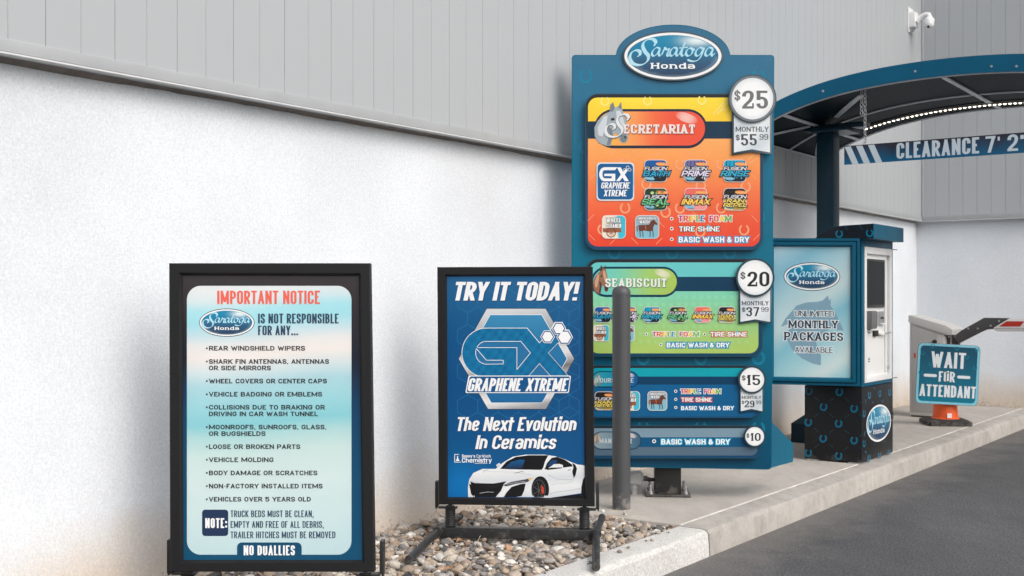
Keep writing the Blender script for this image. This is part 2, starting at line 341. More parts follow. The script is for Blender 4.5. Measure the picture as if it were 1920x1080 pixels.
def glyph(ch, x, w, H, tv, th, r, ser=0, ex=0):
    """polygons (y up, baseline 0, height H) of one letter whose box is [x, x+w]"""
    out = []; sx = w-tv
    def P(p): return (x+tv/2+p[0]*sx, th/2+p[1]*(H-th))
    for kind, pts in GL[ch][1]:
        q = [P(p) for p in pts]; W, T = tv+2*ex, th+2*ex
        if kind in 'LHT':
            c = 1 if kind == 'L' else 0
            t2 = W if kind != 'T' else W*.62
            for s in strokepolys(q, t2, T if kind != 'T' else t2, cap=c): out.append(s)
            if kind == 'T' and ex: pass
        elif kind == 'C':
            out += ribbon(rpoly(q, r, k=6), W, T, False, ex)
        elif kind == 'O':
            out += ribbon(rpoly(q, r, close=True, k=6), W, T, True)
        elif kind == 'Q':
            s = max(W, T)*.52; s2 = s if tv < .21*H else s*.72; cx, cy = q[0]; cy = cy-th/2+s2 if pts[0][1] == 0 else cy
            out.append([(cx-s, cy-s2), (cx+s, cy-s2), (cx+s, cy+s2), (cx-s, cy+s2)])
        elif kind == 'D':
            (ax, ay), (bx, by) = q; dx, dy = bx-ax, by-ay; l = math.hypot(dx, dy); cs = max(abs(dy)/l, .45); hw = (tv*.92+2*ex)/2/cs
            e0 = -(th/2+ex) if ay < by else (th/2+ex); e1 = -e0
            if 0 < pts[0][1] < 1 and pts[0][1] != .72: e0 *= .15
            if 0 < pts[1][1] < 1 and pts[1][1] != .72: e1 *= .15
            ax2, ay2 = ax+dx/(abs(dy)+1e-9)*abs(e0)*(-1), ay+e0; bx2, by2 = bx+dx/(abs(dy)+1e-9)*abs(e1), by+e1
            if abs(dx/(abs(dy)+1e-9)) > 1.6: ax2, ay2, bx2, by2 = ax, ay, bx, by
            # keep outer edges inside the letter box
            out.append([(ax2-hw, ay2), (ax2+hw, ay2), (bx2+hw, by2), (bx2-hw, by2)])
    if ser:
        for kind, pts in GL[ch][1]:
            if kind in 'LD' or (kind == 'C' and ch in 'hmnu'):
                for i, e in ((0, pts[0]), (-1, pts[-1])):
                    o = pts[1] if i == 0 else pts[-2]
                    if abs(e[0]-o[0])*sx > abs(e[1]-o[1])*H: continue
                    if e[1] in (0, 1, .72) and not (ch in 'TY' and e[1] == 1 and kind == 'L') and not (e[1] == 0 and ch in 'VW') and not (e[1] == 1 and ch in 'A5MN'):
                        if ch == '5' or ch == '7': continue
                        px, py = P(e); t = th*.8+2*ex; s = tv/2+ser+ex
                        yy = py-th/2+t/2-ex if e[1] == 0 else py+th/2-t/2+ex
                        left, right = s, s
                        if ch in 'BDEFLPR' and e[0] == 0: right = tv/2
                        if ch in 'd' and e[1] == 1: right = tv/2
                        if ch in 'hnmr' and e[1] in (1, .72): right = tv/2
                        if ch == 'u' and e[1] == .72: right = tv/2
                        out.append([(px-left, yy-t/2), (px+right, yy-t/2), (px+right, yy+t/2), (px-left, yy+t/2)])
            if kind == 'L' and ch in 'ETLFZ2' and pts[0][1] == pts[1][1]:
                ends = {'E': [1], 'F': [1], 'L': [1], 'T': [0, 1], 'Z': [1] if pts[0][1] == 0 else [0], '2': [1]}[ch]
                for k in ends:
                    px, py = P(pts[k]); hh = H*.17+ex; s = -1 if pts[0][1] == 1 else 1; t = th*.7+2*ex; xx = px+(tv/2-t/2+ex)*(1 if k else -1)
                    y0 = py-s*(th/2+ex); out.append([(xx-t/2, min(y0, y0+s*(hh+th))), (xx+t/2, min(y0, y0+s*(hh+th))), (xx+t/2, max(y0, y0+s*(hh+th))), (xx-t/2, max(y0, y0+s*(hh+th)))])
        if ch in '1':
            px, py = P((.6, 0)); out.append([(px-tv/2-ser, 0), (px+tv/2+ser, 0), (px+tv/2+ser, th*.8), (px-tv/2-ser, th*.8)])
    return out
def layout(s, x0, x1, H, tv, sp):
    fixed = 0; var = 0
    for ch in s:
        if ch == ' ': var += .42; continue
        w = GL[ch][0]
        if w == 0: fixed += tv
        else: var += w
    fixed += sp*(len(s)-1); cw = (x1-x0-fixed)/max(var, 1e-6); x = x0; out = []
    for ch in s:
        if ch == ' ': x += .42*cw+sp; continue
        w = tv if GL[ch][0] == 0 else max(GL[ch][0]*cw, tv*1.3)
        out.append((ch, x, w)); x += (tv if GL[ch][0] == 0 else GL[ch][0]*cw)+sp
    return out

class Print:
    """Flat printed artwork on a plane, drawn in photograph pixels and laid in thin ink layers."""
    def __init__(s, plane, h0=0.0006, step=0.0003): s.p, s.h0, s.step = plane, h0, step; s.v, s.c, s.f = [], [], []; s.xf = None
    def fill(s, polys, col, layer=0, pts=()):
        vs, fs = [], []
        for poly in polys:
            i0 = len(vs); vs += [Vector((p[0], p[1])) for p in poly]; fs.append(list(range(i0, len(vs))))
        vs += [Vector((p[0], p[1])) for p in pts]
        # faces must wind the same way
        for i, f in enumerate(fs):
            a = sum(vs[f[k]].x*vs[f[(k+1) % len(f)]].y-vs[f[(k+1) % len(f)]].x*vs[f[k]].y for k in range(len(f)))
            if a < 0: fs[i] = f[::-1]
        r = delaunay_2d_cdt(vs, [], fs, 0, 1e-4)
        i0 = len(s.v); h = s.h0+layer*s.step
        for q in r[0]:
            x, y = (q.x, q.y) if s.xf is None else s.xf(q.x, q.y)
            s.v.append(s.p.wq(x, y, h, s.h0)); s.c.append(col(q.x, q.y) if callable(col) else col)
        bb = [(min(p[0] for p in q), max(p[0] for p in q), min(p[1] for p in q), max(p[1] for p in q), q) for q in polys]
        for t in r[2]:
            cx, cy = sum(r[0][k].x for k in t)/3, sum(r[0][k].y for k in t)/3
            if not any(x0 <= cx <= x1 and y0 <= cy <= y1 and inside(cx, cy, q) for x0, x1, y0, y1, q in bb): continue
            a, b, c = (s.v[i0+k] for k in t)
            s.f.append([i0+k for k in (t if (b-a).cross(c-a).dot(s.p.n) > 0 else t[::-1])])
    def grad(s, poly, col, layer=0, nx=8, ny=10):
        xs, ys = [p[0] for p in poly], [p[1] for p in poly]; pts = []; st = max(2.0, min((max(xs)-min(xs))/nx, (max(ys)-min(ys))/ny)); dense = []
        for p, q in zip(poly, poly[1:]+poly[:1]):
            k = max(1, int(math.hypot(q[0]-p[0], q[1]-p[1])/st)); dense += [(p[0]+(q[0]-p[0])*i/k, p[1]+(q[1]-p[1])*i/k) for i in range(k)]
        poly = dense
        for i in range(1, nx):
            for j in range(1, ny):
                x, y = min(xs)+(max(xs)-min(xs))*i/nx, min(ys)+(max(ys)-min(ys))*j/ny
                if inside(x, y, poly): pts.append((x, y))
        s.fill([poly], col, layer, pts)
    def line(s, pts, wd, col, layer=0, closed=False, joints=True): s.fill(strokepolys(pts, wd, closed=closed, joints=joints), col, layer)
    def text(s, t, x0, x1, y0, y1, wt, col, layer=3, th=None, slant=0.0, ser=0.0, sp=.12, r=.3, ex=0.0, slope=0.0, split=False):
        """y0 top, y1 baseline; wt stroke weight, sp spacing, r corner radius: fractions of the height"""
        H = y1-y0; tv = wt*H; tth = (th if th is not None else wt)*H
        w = x1-x0-slant*H; outs = []
        for ch, x, cw in layout(t, x0, x0+w, H, tv, sp*H):
            gp = glyph(ch, x, cw, H, tv, tth, r*H, ser*H, ex)
            gp = [[(a+slant*b, y1-b+slope*(a-x0)) for a, b in g] for g in gp]
            if callable(col) and split: s.fill(gp, col(ch, x), layer)
            else: outs.append(gp)
        for gp in outs: s.fill(gp, col, layer)
    def flush(s, name, parent=None, m=None, at=None):
        o = s.done(name, parent, m, at); s.v, s.c, s.f = [], [], []; return o
    def done(s, name, parent=None, m=None, at=None):
        if not s.f: return None
        return mesh(name, s.v, s.f, m or M_INK, parent, colors=s.c, at=at)
def inside(x, y, poly):
    c = False; n = len(poly)
    for i in range(n):
        x0, y0 = poly[i]; x1, y1 = poly[(i+1) % n]
        if (y0 > y) != (y1 > y) and x < (x1-x0)*(y-y0)/(y1-y0)+x0: c = not c
    return c
def shoe(cx, cy, r, w=.38, rot=0, sx=1.0):
    """horseshoe outline open at the top"""
    o = []; a0, a1 = math.radians(-60), math.radians(240); n = 16
    for i in range(n+1):
        a = a0+(a1-a0)*i/n; o.append((r*math.cos(a), r*1.08*math.sin(a)))
    for i in range(n, -1, -1):
        a = a0+(a1-a0)*i/n; rr = r*(1-w); o.append((rr*math.cos(a)*.95, rr*1.08*math.sin(a)))
    c, s = math.cos(rot), math.sin(rot)
    return [(cx+(x*c-y*s)*sx, cy+x*s+y*c) for x, y in o]

# ================================================================== setting
V_WALL, V_IN, V_OUT, U_BED, U_END, Z_TRIM, Z_ROAD = -3.35, -2.39, -2.24, 4.66, 11.45, 1.735, -0.115
V_MET = V_WALL+0.065          # the metal cladding stands proud of the stucco

def ground_material(name, c0, c1, c2, rough, bump, speck=0.0, streak=True, fine=220, stain=.5, sc=1.0, bd=.003):
    """concrete or asphalt: three tones, fine grain, blotches and small dark specks"""
    m = bpy.data.materials.new(name); m.use_nodes = True; b = m.node_tree.nodes['Principled BSDF']; b.inputs['Roughness'].default_value = rough
    b.inputs['Specular IOR Level'].default_value = .3
    g = N(m, 'ShaderNodeNewGeometry')
    n1 = N(m, 'ShaderNodeTexNoise', Scale=1.1*sc, Detail=6, Roughness=.65); n2 = N(m, 'ShaderNodeTexNoise', Scale=7*sc, Detail=8, Roughness=.7)
    n3 = N(m, 'ShaderNodeTexNoise', Scale=fine, Detail=3, Roughness=.7)
    mpg = N(m, 'ShaderNodeMapping'); mpg.inputs['Rotation'].default_value[2] = TH; mpg.inputs['Scale'].default_value = (1.6, .7, 1)
    L(m, g.outputs['Position'], mpg.inputs['Vector'])
    for n in (n1, n2): L(m, mpg.outputs[0], n.inputs['Vector'])
    L(m, g.outputs['Position'], n3.inputs['Vector'])
    r1 = N(m, 'ShaderNodeValToRGB'); e = r1.color_ramp.elements
    e[0].position = .3; e[0].color = (*c0, 1); e[1].position = .7; e[1].color = (*c1, 1); L(m, n1.outputs['Fac'], r1.inputs[0])
    r2 = N(m, 'ShaderNodeMapRange'); r2.inputs['From Min'].default_value = .45; r2.inputs['From Max'].default_value = .75; L(m, n2.outputs['Fac'], r2.inputs['Value'])
    mu = N(m, 'ShaderNodeMath', operation='MULTIPLY'); mu.inputs[1].default_value = stain; L(m, r2.outputs[0], mu.inputs[0])
    mx = N(m, 'ShaderNodeMix', data_type='RGBA'); L(m, mu.outputs[0], mx.inputs[0]); L(m, r1.outputs[0], mx.inputs[6]); mx.inputs[7].default_value = (*c2, 1)
    r3 = N(m, 'ShaderNodeMapRange'); r3.inputs['From Min'].default_value = .3; r3.inputs['From Max'].default_value = .7
    r3.inputs['To Min'].default_value = 1-speck; r3.inputs['To Max'].default_value = 1+speck; L(m, n3.outputs['Fac'], r3.inputs['Value'])
    sc_ = N(m, 'ShaderNodeVectorMath', operation='SCALE'); L(m, mx.outputs[2], sc_.inputs[0]); L(m, r3.outputs[0], sc_.inputs['Scale'])
    vo = N(m, 'ShaderNodeTexVoronoi', Scale=2.2); L(m, g.outputs['Position'], vo.inputs['Vector'])
    lt = N(m, 'ShaderNodeMapRange'); lt.inputs['From Min'].default_value = .012; lt.inputs['From Max'].default_value = .03; L(m, vo.outputs['Distance'], lt.inputs['Value'])
    mm = N(m, 'ShaderNodeMix', data_type='RGBA'); L(m, lt.outputs[0], mm.inputs[0]); mm.inputs[6].default_value = (c0[0]*.45, c0[1]*.42, c0[2]*.4, 1); L(m, sc_.outputs[0], mm.inputs[7])
    L(m, mm.outputs[2], b.inputs['Base Color'])
    bp = N(m, 'ShaderNodeBump', Strength=bump, Distance=bd); ad = N(m, 'ShaderNodeMath', operation='ADD'); L(m, n3.outputs['Fac'], ad.inputs[0]); L(m, n2.outputs['Fac'], ad.inputs[1])
    L(m, ad.outputs[0], bp.inputs['Height']); L(m, bp.outputs[0], b.inputs['Normal'])
    return m
M_CONC = ground_material('walkway_concrete', (.36, .338, .31), (.47, .445, .412), (.28, .258, .235), .85, .35, .10, fine=160, stain=.55)
M_KERB = ground_material('kerb_concrete', (.37, .35, .325), (.48, .46, .43), (.25, .232, .21), .85, .6, .12, fine=140, stain=.7, sc=1.5)
M_KERB2 = ground_material('pale_kerb_concrete', (.50, .495, .48), (.62, .615, .60), (.38, .372, .36), .85, .8, .24, fine=90, stain=.35, sc=2)
M_ASPH = None
def kerb_dust(m):
    b = m.node_tree.nodes['Principled BSDF']; src = b.inputs['Base Color'].links[0].from_socket
    g = N(m, 'ShaderNodeNewGeometry'); d = N(m, 'ShaderNodeVectorMath', operation='DOT_PRODUCT'); d.inputs[1].default_value = tuple(EV); L(m, g.outputs['Position'], d.inputs[0])
    n = N(m, 'ShaderNodeTexNoise', Scale=2.2, Detail=7, Roughness=.7); L(m, g.outputs['Position'], n.inputs['Vector'])
    a = N(m, 'ShaderNodeMath', operation='MULTIPLY_ADD'); a.inputs[1].default_value = -1.1; L(m, n.outputs['Fac'], a.inputs[0]); L(m, d.outputs['Value'], a.inputs[2])
    r = N(m, 'ShaderNodeMapRange'); r.inputs['From Min'].default_value = V_OUT-.55; r.inputs['From Max'].default_value = V_OUT-.20; r.inputs['To Min'].default_value = .55; r.inputs['To Max'].default_value = 0; L(m, a.outputs[0], r.inputs['Value'])
    n2 = N(m, 'ShaderNodeTexNoise', Scale=.55, Detail=5, Roughness=.6); L(m, g.outputs['Position'], n2.inputs['Vector'])
    r2 = N(m, 'ShaderNodeMapRange'); r2.inputs['From Min'].default_value = .35; r2.inputs['From Max'].default_value = .65; r2.inputs['To Min'].default_value = .84; r2.inputs['To Max'].default_value = 1.14; L(m, n2.outputs['Fac'], r2.inputs['Value'])
    sc = N(m, 'ShaderNodeVectorMath', operation='SCALE'); L(m, src, sc.inputs[0]); L(m, r2.outputs[0], sc.inputs['Scale'])
    x = N(m, 'ShaderNodeMix', data_type='RGBA'); L(m, r.outputs[0], x.inputs[0]); L(m, sc.outputs[0], x.inputs[6]); x.inputs[7].default_value = (.22, .205, .19, 1); L(m, x.outputs[2], b.inputs['Base Color'])
M_ASPH = ground_material('asphalt', (.080, .082, .088), (.104, .106, .112), (.135, .136, .138), .9, 1.0, .62, fine=95, stain=.35, bd=.008)
kerb_dust(M_ASPH)

def wall_stucco():
    m = bpy.data.materials.new('white_stucco'); m.use_nodes = True; b = m.node_tree.nodes['Principled BSDF']
    b.inputs['Roughness'].default_value = .9; b.inputs['Specular IOR Level'].default_value = .2
    g = N(m, 'ShaderNodeNewGeometry'); sx = N(m, 'ShaderNodeSeparateXYZ'); L(m, g.outputs['Position'], sx.inputs[0])
    n = N(m, 'ShaderNodeTexNoise', Scale=3, Detail=6, Roughness=.6); L(m, g.outputs['Position'], n.inputs['Vector'])
    # beige tint strongest near the ground, upper edge broken by noise
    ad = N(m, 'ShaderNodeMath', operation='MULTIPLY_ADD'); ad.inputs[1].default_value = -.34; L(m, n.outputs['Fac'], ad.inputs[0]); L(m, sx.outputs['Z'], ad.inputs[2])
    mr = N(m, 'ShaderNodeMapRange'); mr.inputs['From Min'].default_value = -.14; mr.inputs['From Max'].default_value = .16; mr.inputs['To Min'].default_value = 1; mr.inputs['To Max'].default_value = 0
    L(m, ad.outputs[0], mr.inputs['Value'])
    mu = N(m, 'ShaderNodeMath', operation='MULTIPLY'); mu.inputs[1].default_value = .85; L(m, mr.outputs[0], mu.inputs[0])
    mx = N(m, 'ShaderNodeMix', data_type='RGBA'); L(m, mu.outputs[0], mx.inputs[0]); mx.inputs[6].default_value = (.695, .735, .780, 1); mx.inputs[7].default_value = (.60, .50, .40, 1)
    # speckled black grime in the lowest centimetres
    n2 = N(m, 'ShaderNodeTexNoise', Scale=45, Detail=4, Roughness=.7); L(m, g.outputs['Position'], n2.inputs['Vector'])
    h2 = N(m, 'ShaderNodeMapRange'); h2.inputs['From Min'].default_value = 0; h2.inputs['From Max'].default_value = .16; h2.inputs['To Min'].default_value = .50; h2.inputs['To Max'].default_value = .74; L(m, sx.outputs['Z'], h2.inputs['Value'])
    gt = N(m, 'ShaderNodeMath', operation='SUBTRACT'); L(m, n2.outputs['Fac'], gt.inputs[0]); L(m, h2.outputs[0], gt.inputs[1])
    g2 = N(m, 'ShaderNodeMapRange'); g2.inputs['From Min'].default_value = 0; g2.inputs['From Max'].default_value = .08; g2.inputs['To Max'].default_value = .5; L(m, gt.outputs[0], g2.inputs['Value'])
    mx2 = N(m, 'ShaderNodeMix', data_type='RGBA'); L(m, g2.outputs[0], mx2.inputs[0]); L(m, mx.outputs[2], mx2.inputs[6]); mx2.inputs[7].default_value = (.22, .20, .18, 1)
    # soft cloudiness of the paint
    n4 = N(m, 'ShaderNodeTexNoise', Scale=.9, Detail=4, Roughness=.5); L(m, g.outputs['Position'], n4.inputs['Vector'])
    m4 = N(m, 'ShaderNodeMapRange'); m4.inputs['From Min'].default_value = .3; m4.inputs['From Max'].default_value = .7; m4.inputs['To Min'].default_value = .90; m4.inputs['To Max'].default_value = 1.10; L(m, n4.outputs['Fac'], m4.inputs['Value'])
    s4 = N(m, 'ShaderNodeVectorMath', operation='SCALE'); L(m, mx2.outputs[2], s4.inputs[0]); L(m, m4.outputs[0], s4.inputs['Scale']); 
    n6 = N(m, 'ShaderNodeTexNoise', Scale=120, Detail=3, Roughness=.7); L(m, g.outputs['Position'], n6.inputs['Vector']); m6 = N(m, 'ShaderNodeMapRange'); m6.inputs['From Min'].default_value = .3; m6.inputs['From Max'].default_value = .7; m6.inputs['To Min'].default_value = .89; m6.inputs['To Max'].default_value = 1.11; L(m, n6.outputs['Fac'], m6.inputs['Value'])
    s6 = N(m, 'ShaderNodeVectorMath', operation='SCALE'); L(m, s4.outputs[0], s6.inputs[0]); L(m, m6.outputs[0], s6.inputs['Scale']); L(m, s6.outputs[0], b.inputs['Base Color'])
    n3 = N(m, 'ShaderNodeTexNoise', Scale=190, Detail=2, Roughness=.6); L(m, g.outputs['Position'], n3.inputs['Vector'])
    bp = N(m, 'ShaderNodeBump', Strength=.55, Distance=.004); L(m, n3.outputs['Fac'], bp.inputs['Height']); L(m, bp.outputs[0], b.inputs['Normal'])
    return m
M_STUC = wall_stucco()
M_METAL = mat('grey_wall_panel', (.405, .43, .45), .42, 0, bump=.05, bscale=3, var=.03, vscale=1.2, spec=.4)
M_TRIM = mat('grey_trim', (.37, .39, .405), .42, 0, var=.05, vscale=6, spec=.4)
M_LIP = mat('pale_drip_lip', (.62, .63, .64), .4, 0, var=.05, vscale=14)
M_SEAM = mat('grey_sealant', (.13, .13, .135), .8)
M_GLUE = mat('brown_soffit_mortar', (.22, .195, .175), .9, bump=.6, bscale=30, var=.25, vscale=12)

# ground sheets
def sheet(name, u0, u1, v0, v1, z, m, nu=1, nv=1):
    vs = [UV(u0+(u1-u0)*i/nu, v0+(v1-v0)*j/nv, z) for j in range(nv+1) for i in range(nu+1)]
    fs = [(j*(nu+1)+i, (j+1)*(nu+1)+i, (j+1)*(nu+1)+i+1, j*(nu+1)+i+1) for j in range(nv) for i in range(nu)]
    fs = [f[::-1] for f in fs]
    o = mesh(name, vs, fs, m); 
    if o.data.polygons[0].normal.z < 0: o.data.flip_normals()
    return o
road = tag(sheet('road', -160, 160, -160, 160, Z_ROAD, M_ASPH), kind='structure')
soil = tag(uvbox('gravel_bed_soil', .2, U_BED, V_WALL, V_IN, Z_ROAD+.004, -.030, mat('dark_soil', (.10, .085, .07), .95, bump=.5, bscale=80, var=.2), bev=0), kind='structure')
walk = tag(uvbox('walkway', U_BED, U_END-.002, V_WALL-.05, V_IN-.004, Z_ROAD+.004, 0, M_CONC, bev=.006), kind='structure')

# kerb with its sections, tooled joints between them
kerb = bpy.data.objects.new('kerb', None); COL.objects.link(kerb); kerb.location = UV(6, -2.3, 0); tag(kerb, kind='structure')
def kerb_section(u0, u1, m, dz=0):
    prof = [(V_IN, Z_ROAD-.02), (V_IN, -.006+dz), (V_IN+.006, dz), (V_OUT-.035, dz-.001), (V_OUT-.016, dz-.006), (V_OUT-.005, dz-.020), (V_OUT+.004, Z_ROAD-.02)]
    n = max(1, int((u1-u0)/.12)); bm = bmesh.new(); rings = []
    for i in range(n+1):
        u = u0+(u1-u0)*i/n
        rings.append([bm.verts.new(UV(u, v+(random.uniform(-.0025, .0025) if 3 <= k <= 5 and 0 < i < n else 0), z+(random.uniform(-.002, .001) if 3 <= k <= 5 and 0 < i < n else 0))) for k, (v, z) in enumerate(prof)])
    for a, b in zip(rings, rings[1:]):
        for k in range(len(prof)-1): bm.faces.new((a[k], b[k], b[k+1], a[k+1]))
    bm.faces.new(rings[0]); bm.faces.new(rings[-1][::-1])
    o = from_bm('kerb_section', bm, m, kerb, auto=True)
    return o
kerb_section(.6, 2.4, M_KERB2); kerb_section(2.406, 4.632, M_KERB2)
kerb_section(4.642, 5.94, M_KERB); kerb_section(5.942, U_END-.002, M_KERB)
uvbox('joint_filler', U_BED+.01, U_END-.003, V_IN-.010, V_IN-.0045, -.03, .0015, mat('pale_joint_grout', (.62, .60, .56), .85, bump=.5, bscale=80, var=.2, vscale=9), kerb, .001)

# gravel: thousands of river pebbles, far too many to count
def build_gravel():
    bases = []
    for k in range(10):
        bm = bmesh.new(); bmesh.ops.create_icosphere(bm, subdivisions=2 if k < 6 else 3, radius=1)
        rs = np.random.RandomState(40+k); vs = np.array([v.co[:] for v in bm.verts])
        for _ in range(rs.randint(5, 10)):      # facets
            nrm = rs.normal(size=3); nrm /= np.linalg.norm(nrm); d = rs.uniform(.52, .86); dd = vs@nrm
            vs -= np.outer(np.maximum(dd-d, 0)*.93, nrm)
        fs = np.array([[v.index for v in f.verts] for f in bm.faces]); bm.free(); bases.append((vs, fs))
    V, Fc, n0 = [], [], 0; rs = np.random.RandomState(5)
    pts = []
    g = .0265
    for lay, (gg, zz) in enumerate(((.034, -.030), (g, -.013), (.040, .001))):
        for u in np.arange(1.75, U_BED+.005, gg):
            for v in np.arange(V_WALL+.008, V_IN-.006, gg):
                if lay == 2 and rs.rand() < .55: continue
                uu, vv = u+rs.uniform(-.5, .5)*gg, v+rs.uniform(-.5, .5)*gg
                s = rs.lognormal(math.log(.0140), .36); s = min(s, .031)
                z = zz+rs.uniform(-.006, .006)+.006*math.sin(uu*3.1+1)*math.cos(vv*4)
                if lay == 2 and uu > U_BED-.03: continue
                vv = min(vv, V_IN-.008); uu = min(uu, U_BED-.004 if lay < 2 else uu)
                pts.append((uu, vv, z, s))
    for _ in range(16): pts.append((rs.uniform(2.6, 4.6), V_IN+rs.uniform(.0, .07), .004, rs.uniform(.004, .009)))
    for _ in range(9): pts.append((U_BED+rs.uniform(.01, .10), rs.uniform(V_WALL+.1, V_IN-.05), .004, rs.uniform(.005, .010)))
    for uu, vv, z, s in pts:
        near = s > .016
        vs, fs = bases[rs.randint(6, 10) if (near and rs.rand() < .5) else rs.randint(0, 6)]
        sc = np.array([s*rs.uniform(1.0, 1.55), s*rs.uniform(.8, 1.1), s*rs.uniform(.5, .8)])
        M = Matrix.Rotation(rs.uniform(0, 6.28), 3, 'Z') @ Matrix.Rotation(rs.normal()*.35, 3, 'X') @ Matrix.Rotation(rs.normal()*.35, 3, 'Y')
        p = (vs*sc)@np.array(M).T+np.array(UV(uu, vv, z)); V.append(p); Fc.append(fs+n0); n0 += len(vs)
    V = np.concatenate(V); Fc = np.concatenate(Fc); me = bpy.data.meshes.new('gravel')
    me.vertices.add(len(V)); me.vertices.foreach_set('co', V.astype(np.float32).ravel())
    me.loops.add(Fc.size); me.loops.foreach_set('vertex_index', Fc.astype(np.int32).ravel())
    me.polygons.add(len(Fc)); me.polygons.foreach_set('loop_start', np.arange(0, Fc.size, 3, dtype=np.int32))
    me.polygons.foreach_set('use_smooth', np.ones(len(Fc), dtype=bool)); me.update(); me.validate()
    m = bpy.data.materials.new('river_pebbles'); m.use_nodes = True; b = m.node_tree.nodes['Principled BSDF']
    gi = N(m, 'ShaderNodeNewGeometry'); cr = N(m, 'ShaderNodeValToRGB'); cr.color_ramp.interpolation = 'LINEAR'
    stops = [(0, (.10, .10, .10)), (.12, (.24, .23, .22)), (.25, (.38, .29, .21)), (.36, (.13, .125, .13)), (.48, (.46, .39, .31)), (.58, (.24, .16, .10)),
             (.68, (.40, .39, .38)), (.78, (.52, .46, .38)), (.86, (.25, .24, .25)), (.93, (.66, .62, .56)), (.975, (.78, .76, .72)), (1, (.42, .22, .12))]
    e = cr.color_ramp.elements
    while len(e) < len(stops): e.new(.5)
    for q, (p_, c_) in zip(e, stops): q.position = p_; q.color = (*c_, 1)
    L(m, gi.outputs['Random Per Island'], cr.inputs[0])
    n = N(m, 'ShaderNodeTexNoise', Scale=90, Detail=5, Roughness=.65); L(m, gi.outputs['Position'], n.inputs['Vector'])
    mr = N(m, 'ShaderNodeMapRange'); mr.inputs['From Min'].default_value = .3; mr.inputs['From Max'].default_value = .7; mr.inputs['To Min'].default_value = .72; mr.inputs['To Max'].default_value = 1.25; L(m, n.outputs['Fac'], mr.inputs['Value'])
    sc = N(m, 'ShaderNodeVectorMath', operation='SCALE'); L(m, cr.outputs[0], sc.inputs[0]); L(m, mr.outputs[0], sc.inputs['Scale']); L(m, sc.outputs[0], b.inputs['Base Color'])
    b.inputs['Roughness'].default_value = .62; b.inputs['Specular IOR Level'].default_value = .35
    bp = N(m, 'ShaderNodeBump', Strength=.35, Distance=.003); L(m, n.outputs['Fac'], bp.inputs['Height']); L(m, bp.outputs[0], b.inputs['Normal'])
    me.materials.append(m); o = bpy.data.objects.new('gravel', me); COL.objects.link(o); tag(o, kind='stuff')
build_gravel()
# dry leaves and grass stalks caught in the pebbles
M_LEAF = mat('dry_leaf', (.30, .16, .08), .8, var=.3, vscale=60); M_STALK = mat('dry_stalk', (.55, .46, .33), .8)
def litter():
    bm = bmesh.new(); rs = random.Random(3)
    for px, py, s in ((865, 1015, .05), (880, 1022, .035), (845, 1066, .04), (858, 1060, .03), (874, 1072, .028), (800, 1000, .03), (1170, 988, .03)):
        d = ray(px, py); t = (CAM.z-.018)/-d.z; c = CAM+d*t
        a = rs.uniform(0, 3.1); ax = Vector((math.cos(a), math.sin(a), rs.uniform(-.1, .25))).normalized(); ay = ax.cross(EZ).normalized()
        prev = None
        for i in range(7):
            q = i/6; wdt = s*.32*math.sin(math.pi*min(q+.04, .98)); p = c+ax*(q-.5)*s+EZ*(.008*math.sin(q*4)+rs.uniform(0, .002))
            r = [bm.verts.new(p-ay*wdt+EZ*.004), bm.verts.new(p), bm.verts.new(p+ay*wdt+EZ*.004)]
            if prev: bm.faces.new((prev[0], prev[1], r[1], r[0])); bm.faces.new((prev[1], prev[2], r[2], r[1]))
            prev = r
    o = from_bm('dry_leaves', bm, M_LEAF); tag(o, kind='stuff')
    bm = bmesh.new()
    for (p0, p1, p2) in (((1190, 1012), (1208, 1000), (1215, 980)), ((838, 1050), (846, 1038), (858, 1034)), ((1150, 966), (1180, 970), (1210, 968)), ((896, 1018), (897, 1010), (901, 1006)), ((975, 1032), (990, 1026), (1000, 1025)), ((1146, 962), (1150, 958), (1158, 957)), ((1170, 960), (1175, 956), (1180, 959))):
        pts = []
        for k, (px, py) in enumerate(spline([p0, p1, p2], 4)):
            d = ray(px, py); t = (CAM.z-.022)/-d.z; pts.append(CAM+d*t+EZ*(.004*math.sin(k)))
        bm_tube(bm, pts, .0011, 5)
    tag(from_bm('dry_grass_stalks', bm, M_STALK), kind='stuff')
litter()
def grit():
    rs = random.Random(21); bm = bmesh.new()
    for k in range(260):
        u = rs.uniform(3.6, 11.2); v = V_OUT+abs(rs.gauss(0, .09))+.008; r = rs.uniform(.0015, .0055); z = Z_ROAD
        c = UV(u, v, z+r*.4); n = rs.randint(5, 7); a0 = rs.uniform(0, 6)
        ring = [bm.verts.new(c+Vector((r*rs.uniform(.7, 1.2)*math.cos(a0+6.283*i/n), r*rs.uniform(.7, 1.2)*math.sin(a0+6.283*i/n), -r*.3))) for i in range(n)]; t = bm.verts.new(c+EZ*r*.5)
        for i in range(n): bm.faces.new((ring[i], ring[(i+1) % n], t))
    tag(from_bm('roadside_grit', bm, mat('grit', (.22, .20, .17), .9)), kind='stuff')
grit()

# ------------------------------------------------------------------ walls of the building
building = thing('wash_building', UV(U_END, V_WALL, 0), 'white stucco building clad in grey vertical metal panels above, behind the signs', 'building')
def bpart(name, *a, **k): return uvbox(name, *a, parent=building, **k)
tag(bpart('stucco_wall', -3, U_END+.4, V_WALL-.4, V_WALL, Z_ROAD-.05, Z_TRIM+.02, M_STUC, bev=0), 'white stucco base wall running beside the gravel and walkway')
tag(bpart('stucco_wall', U_END, U_END+.4, V_WALL, 3.2, Z_ROAD-.05, Z_TRIM+.02, M_STUC, bev=0), 'white stucco end wall behind the barrier gate')
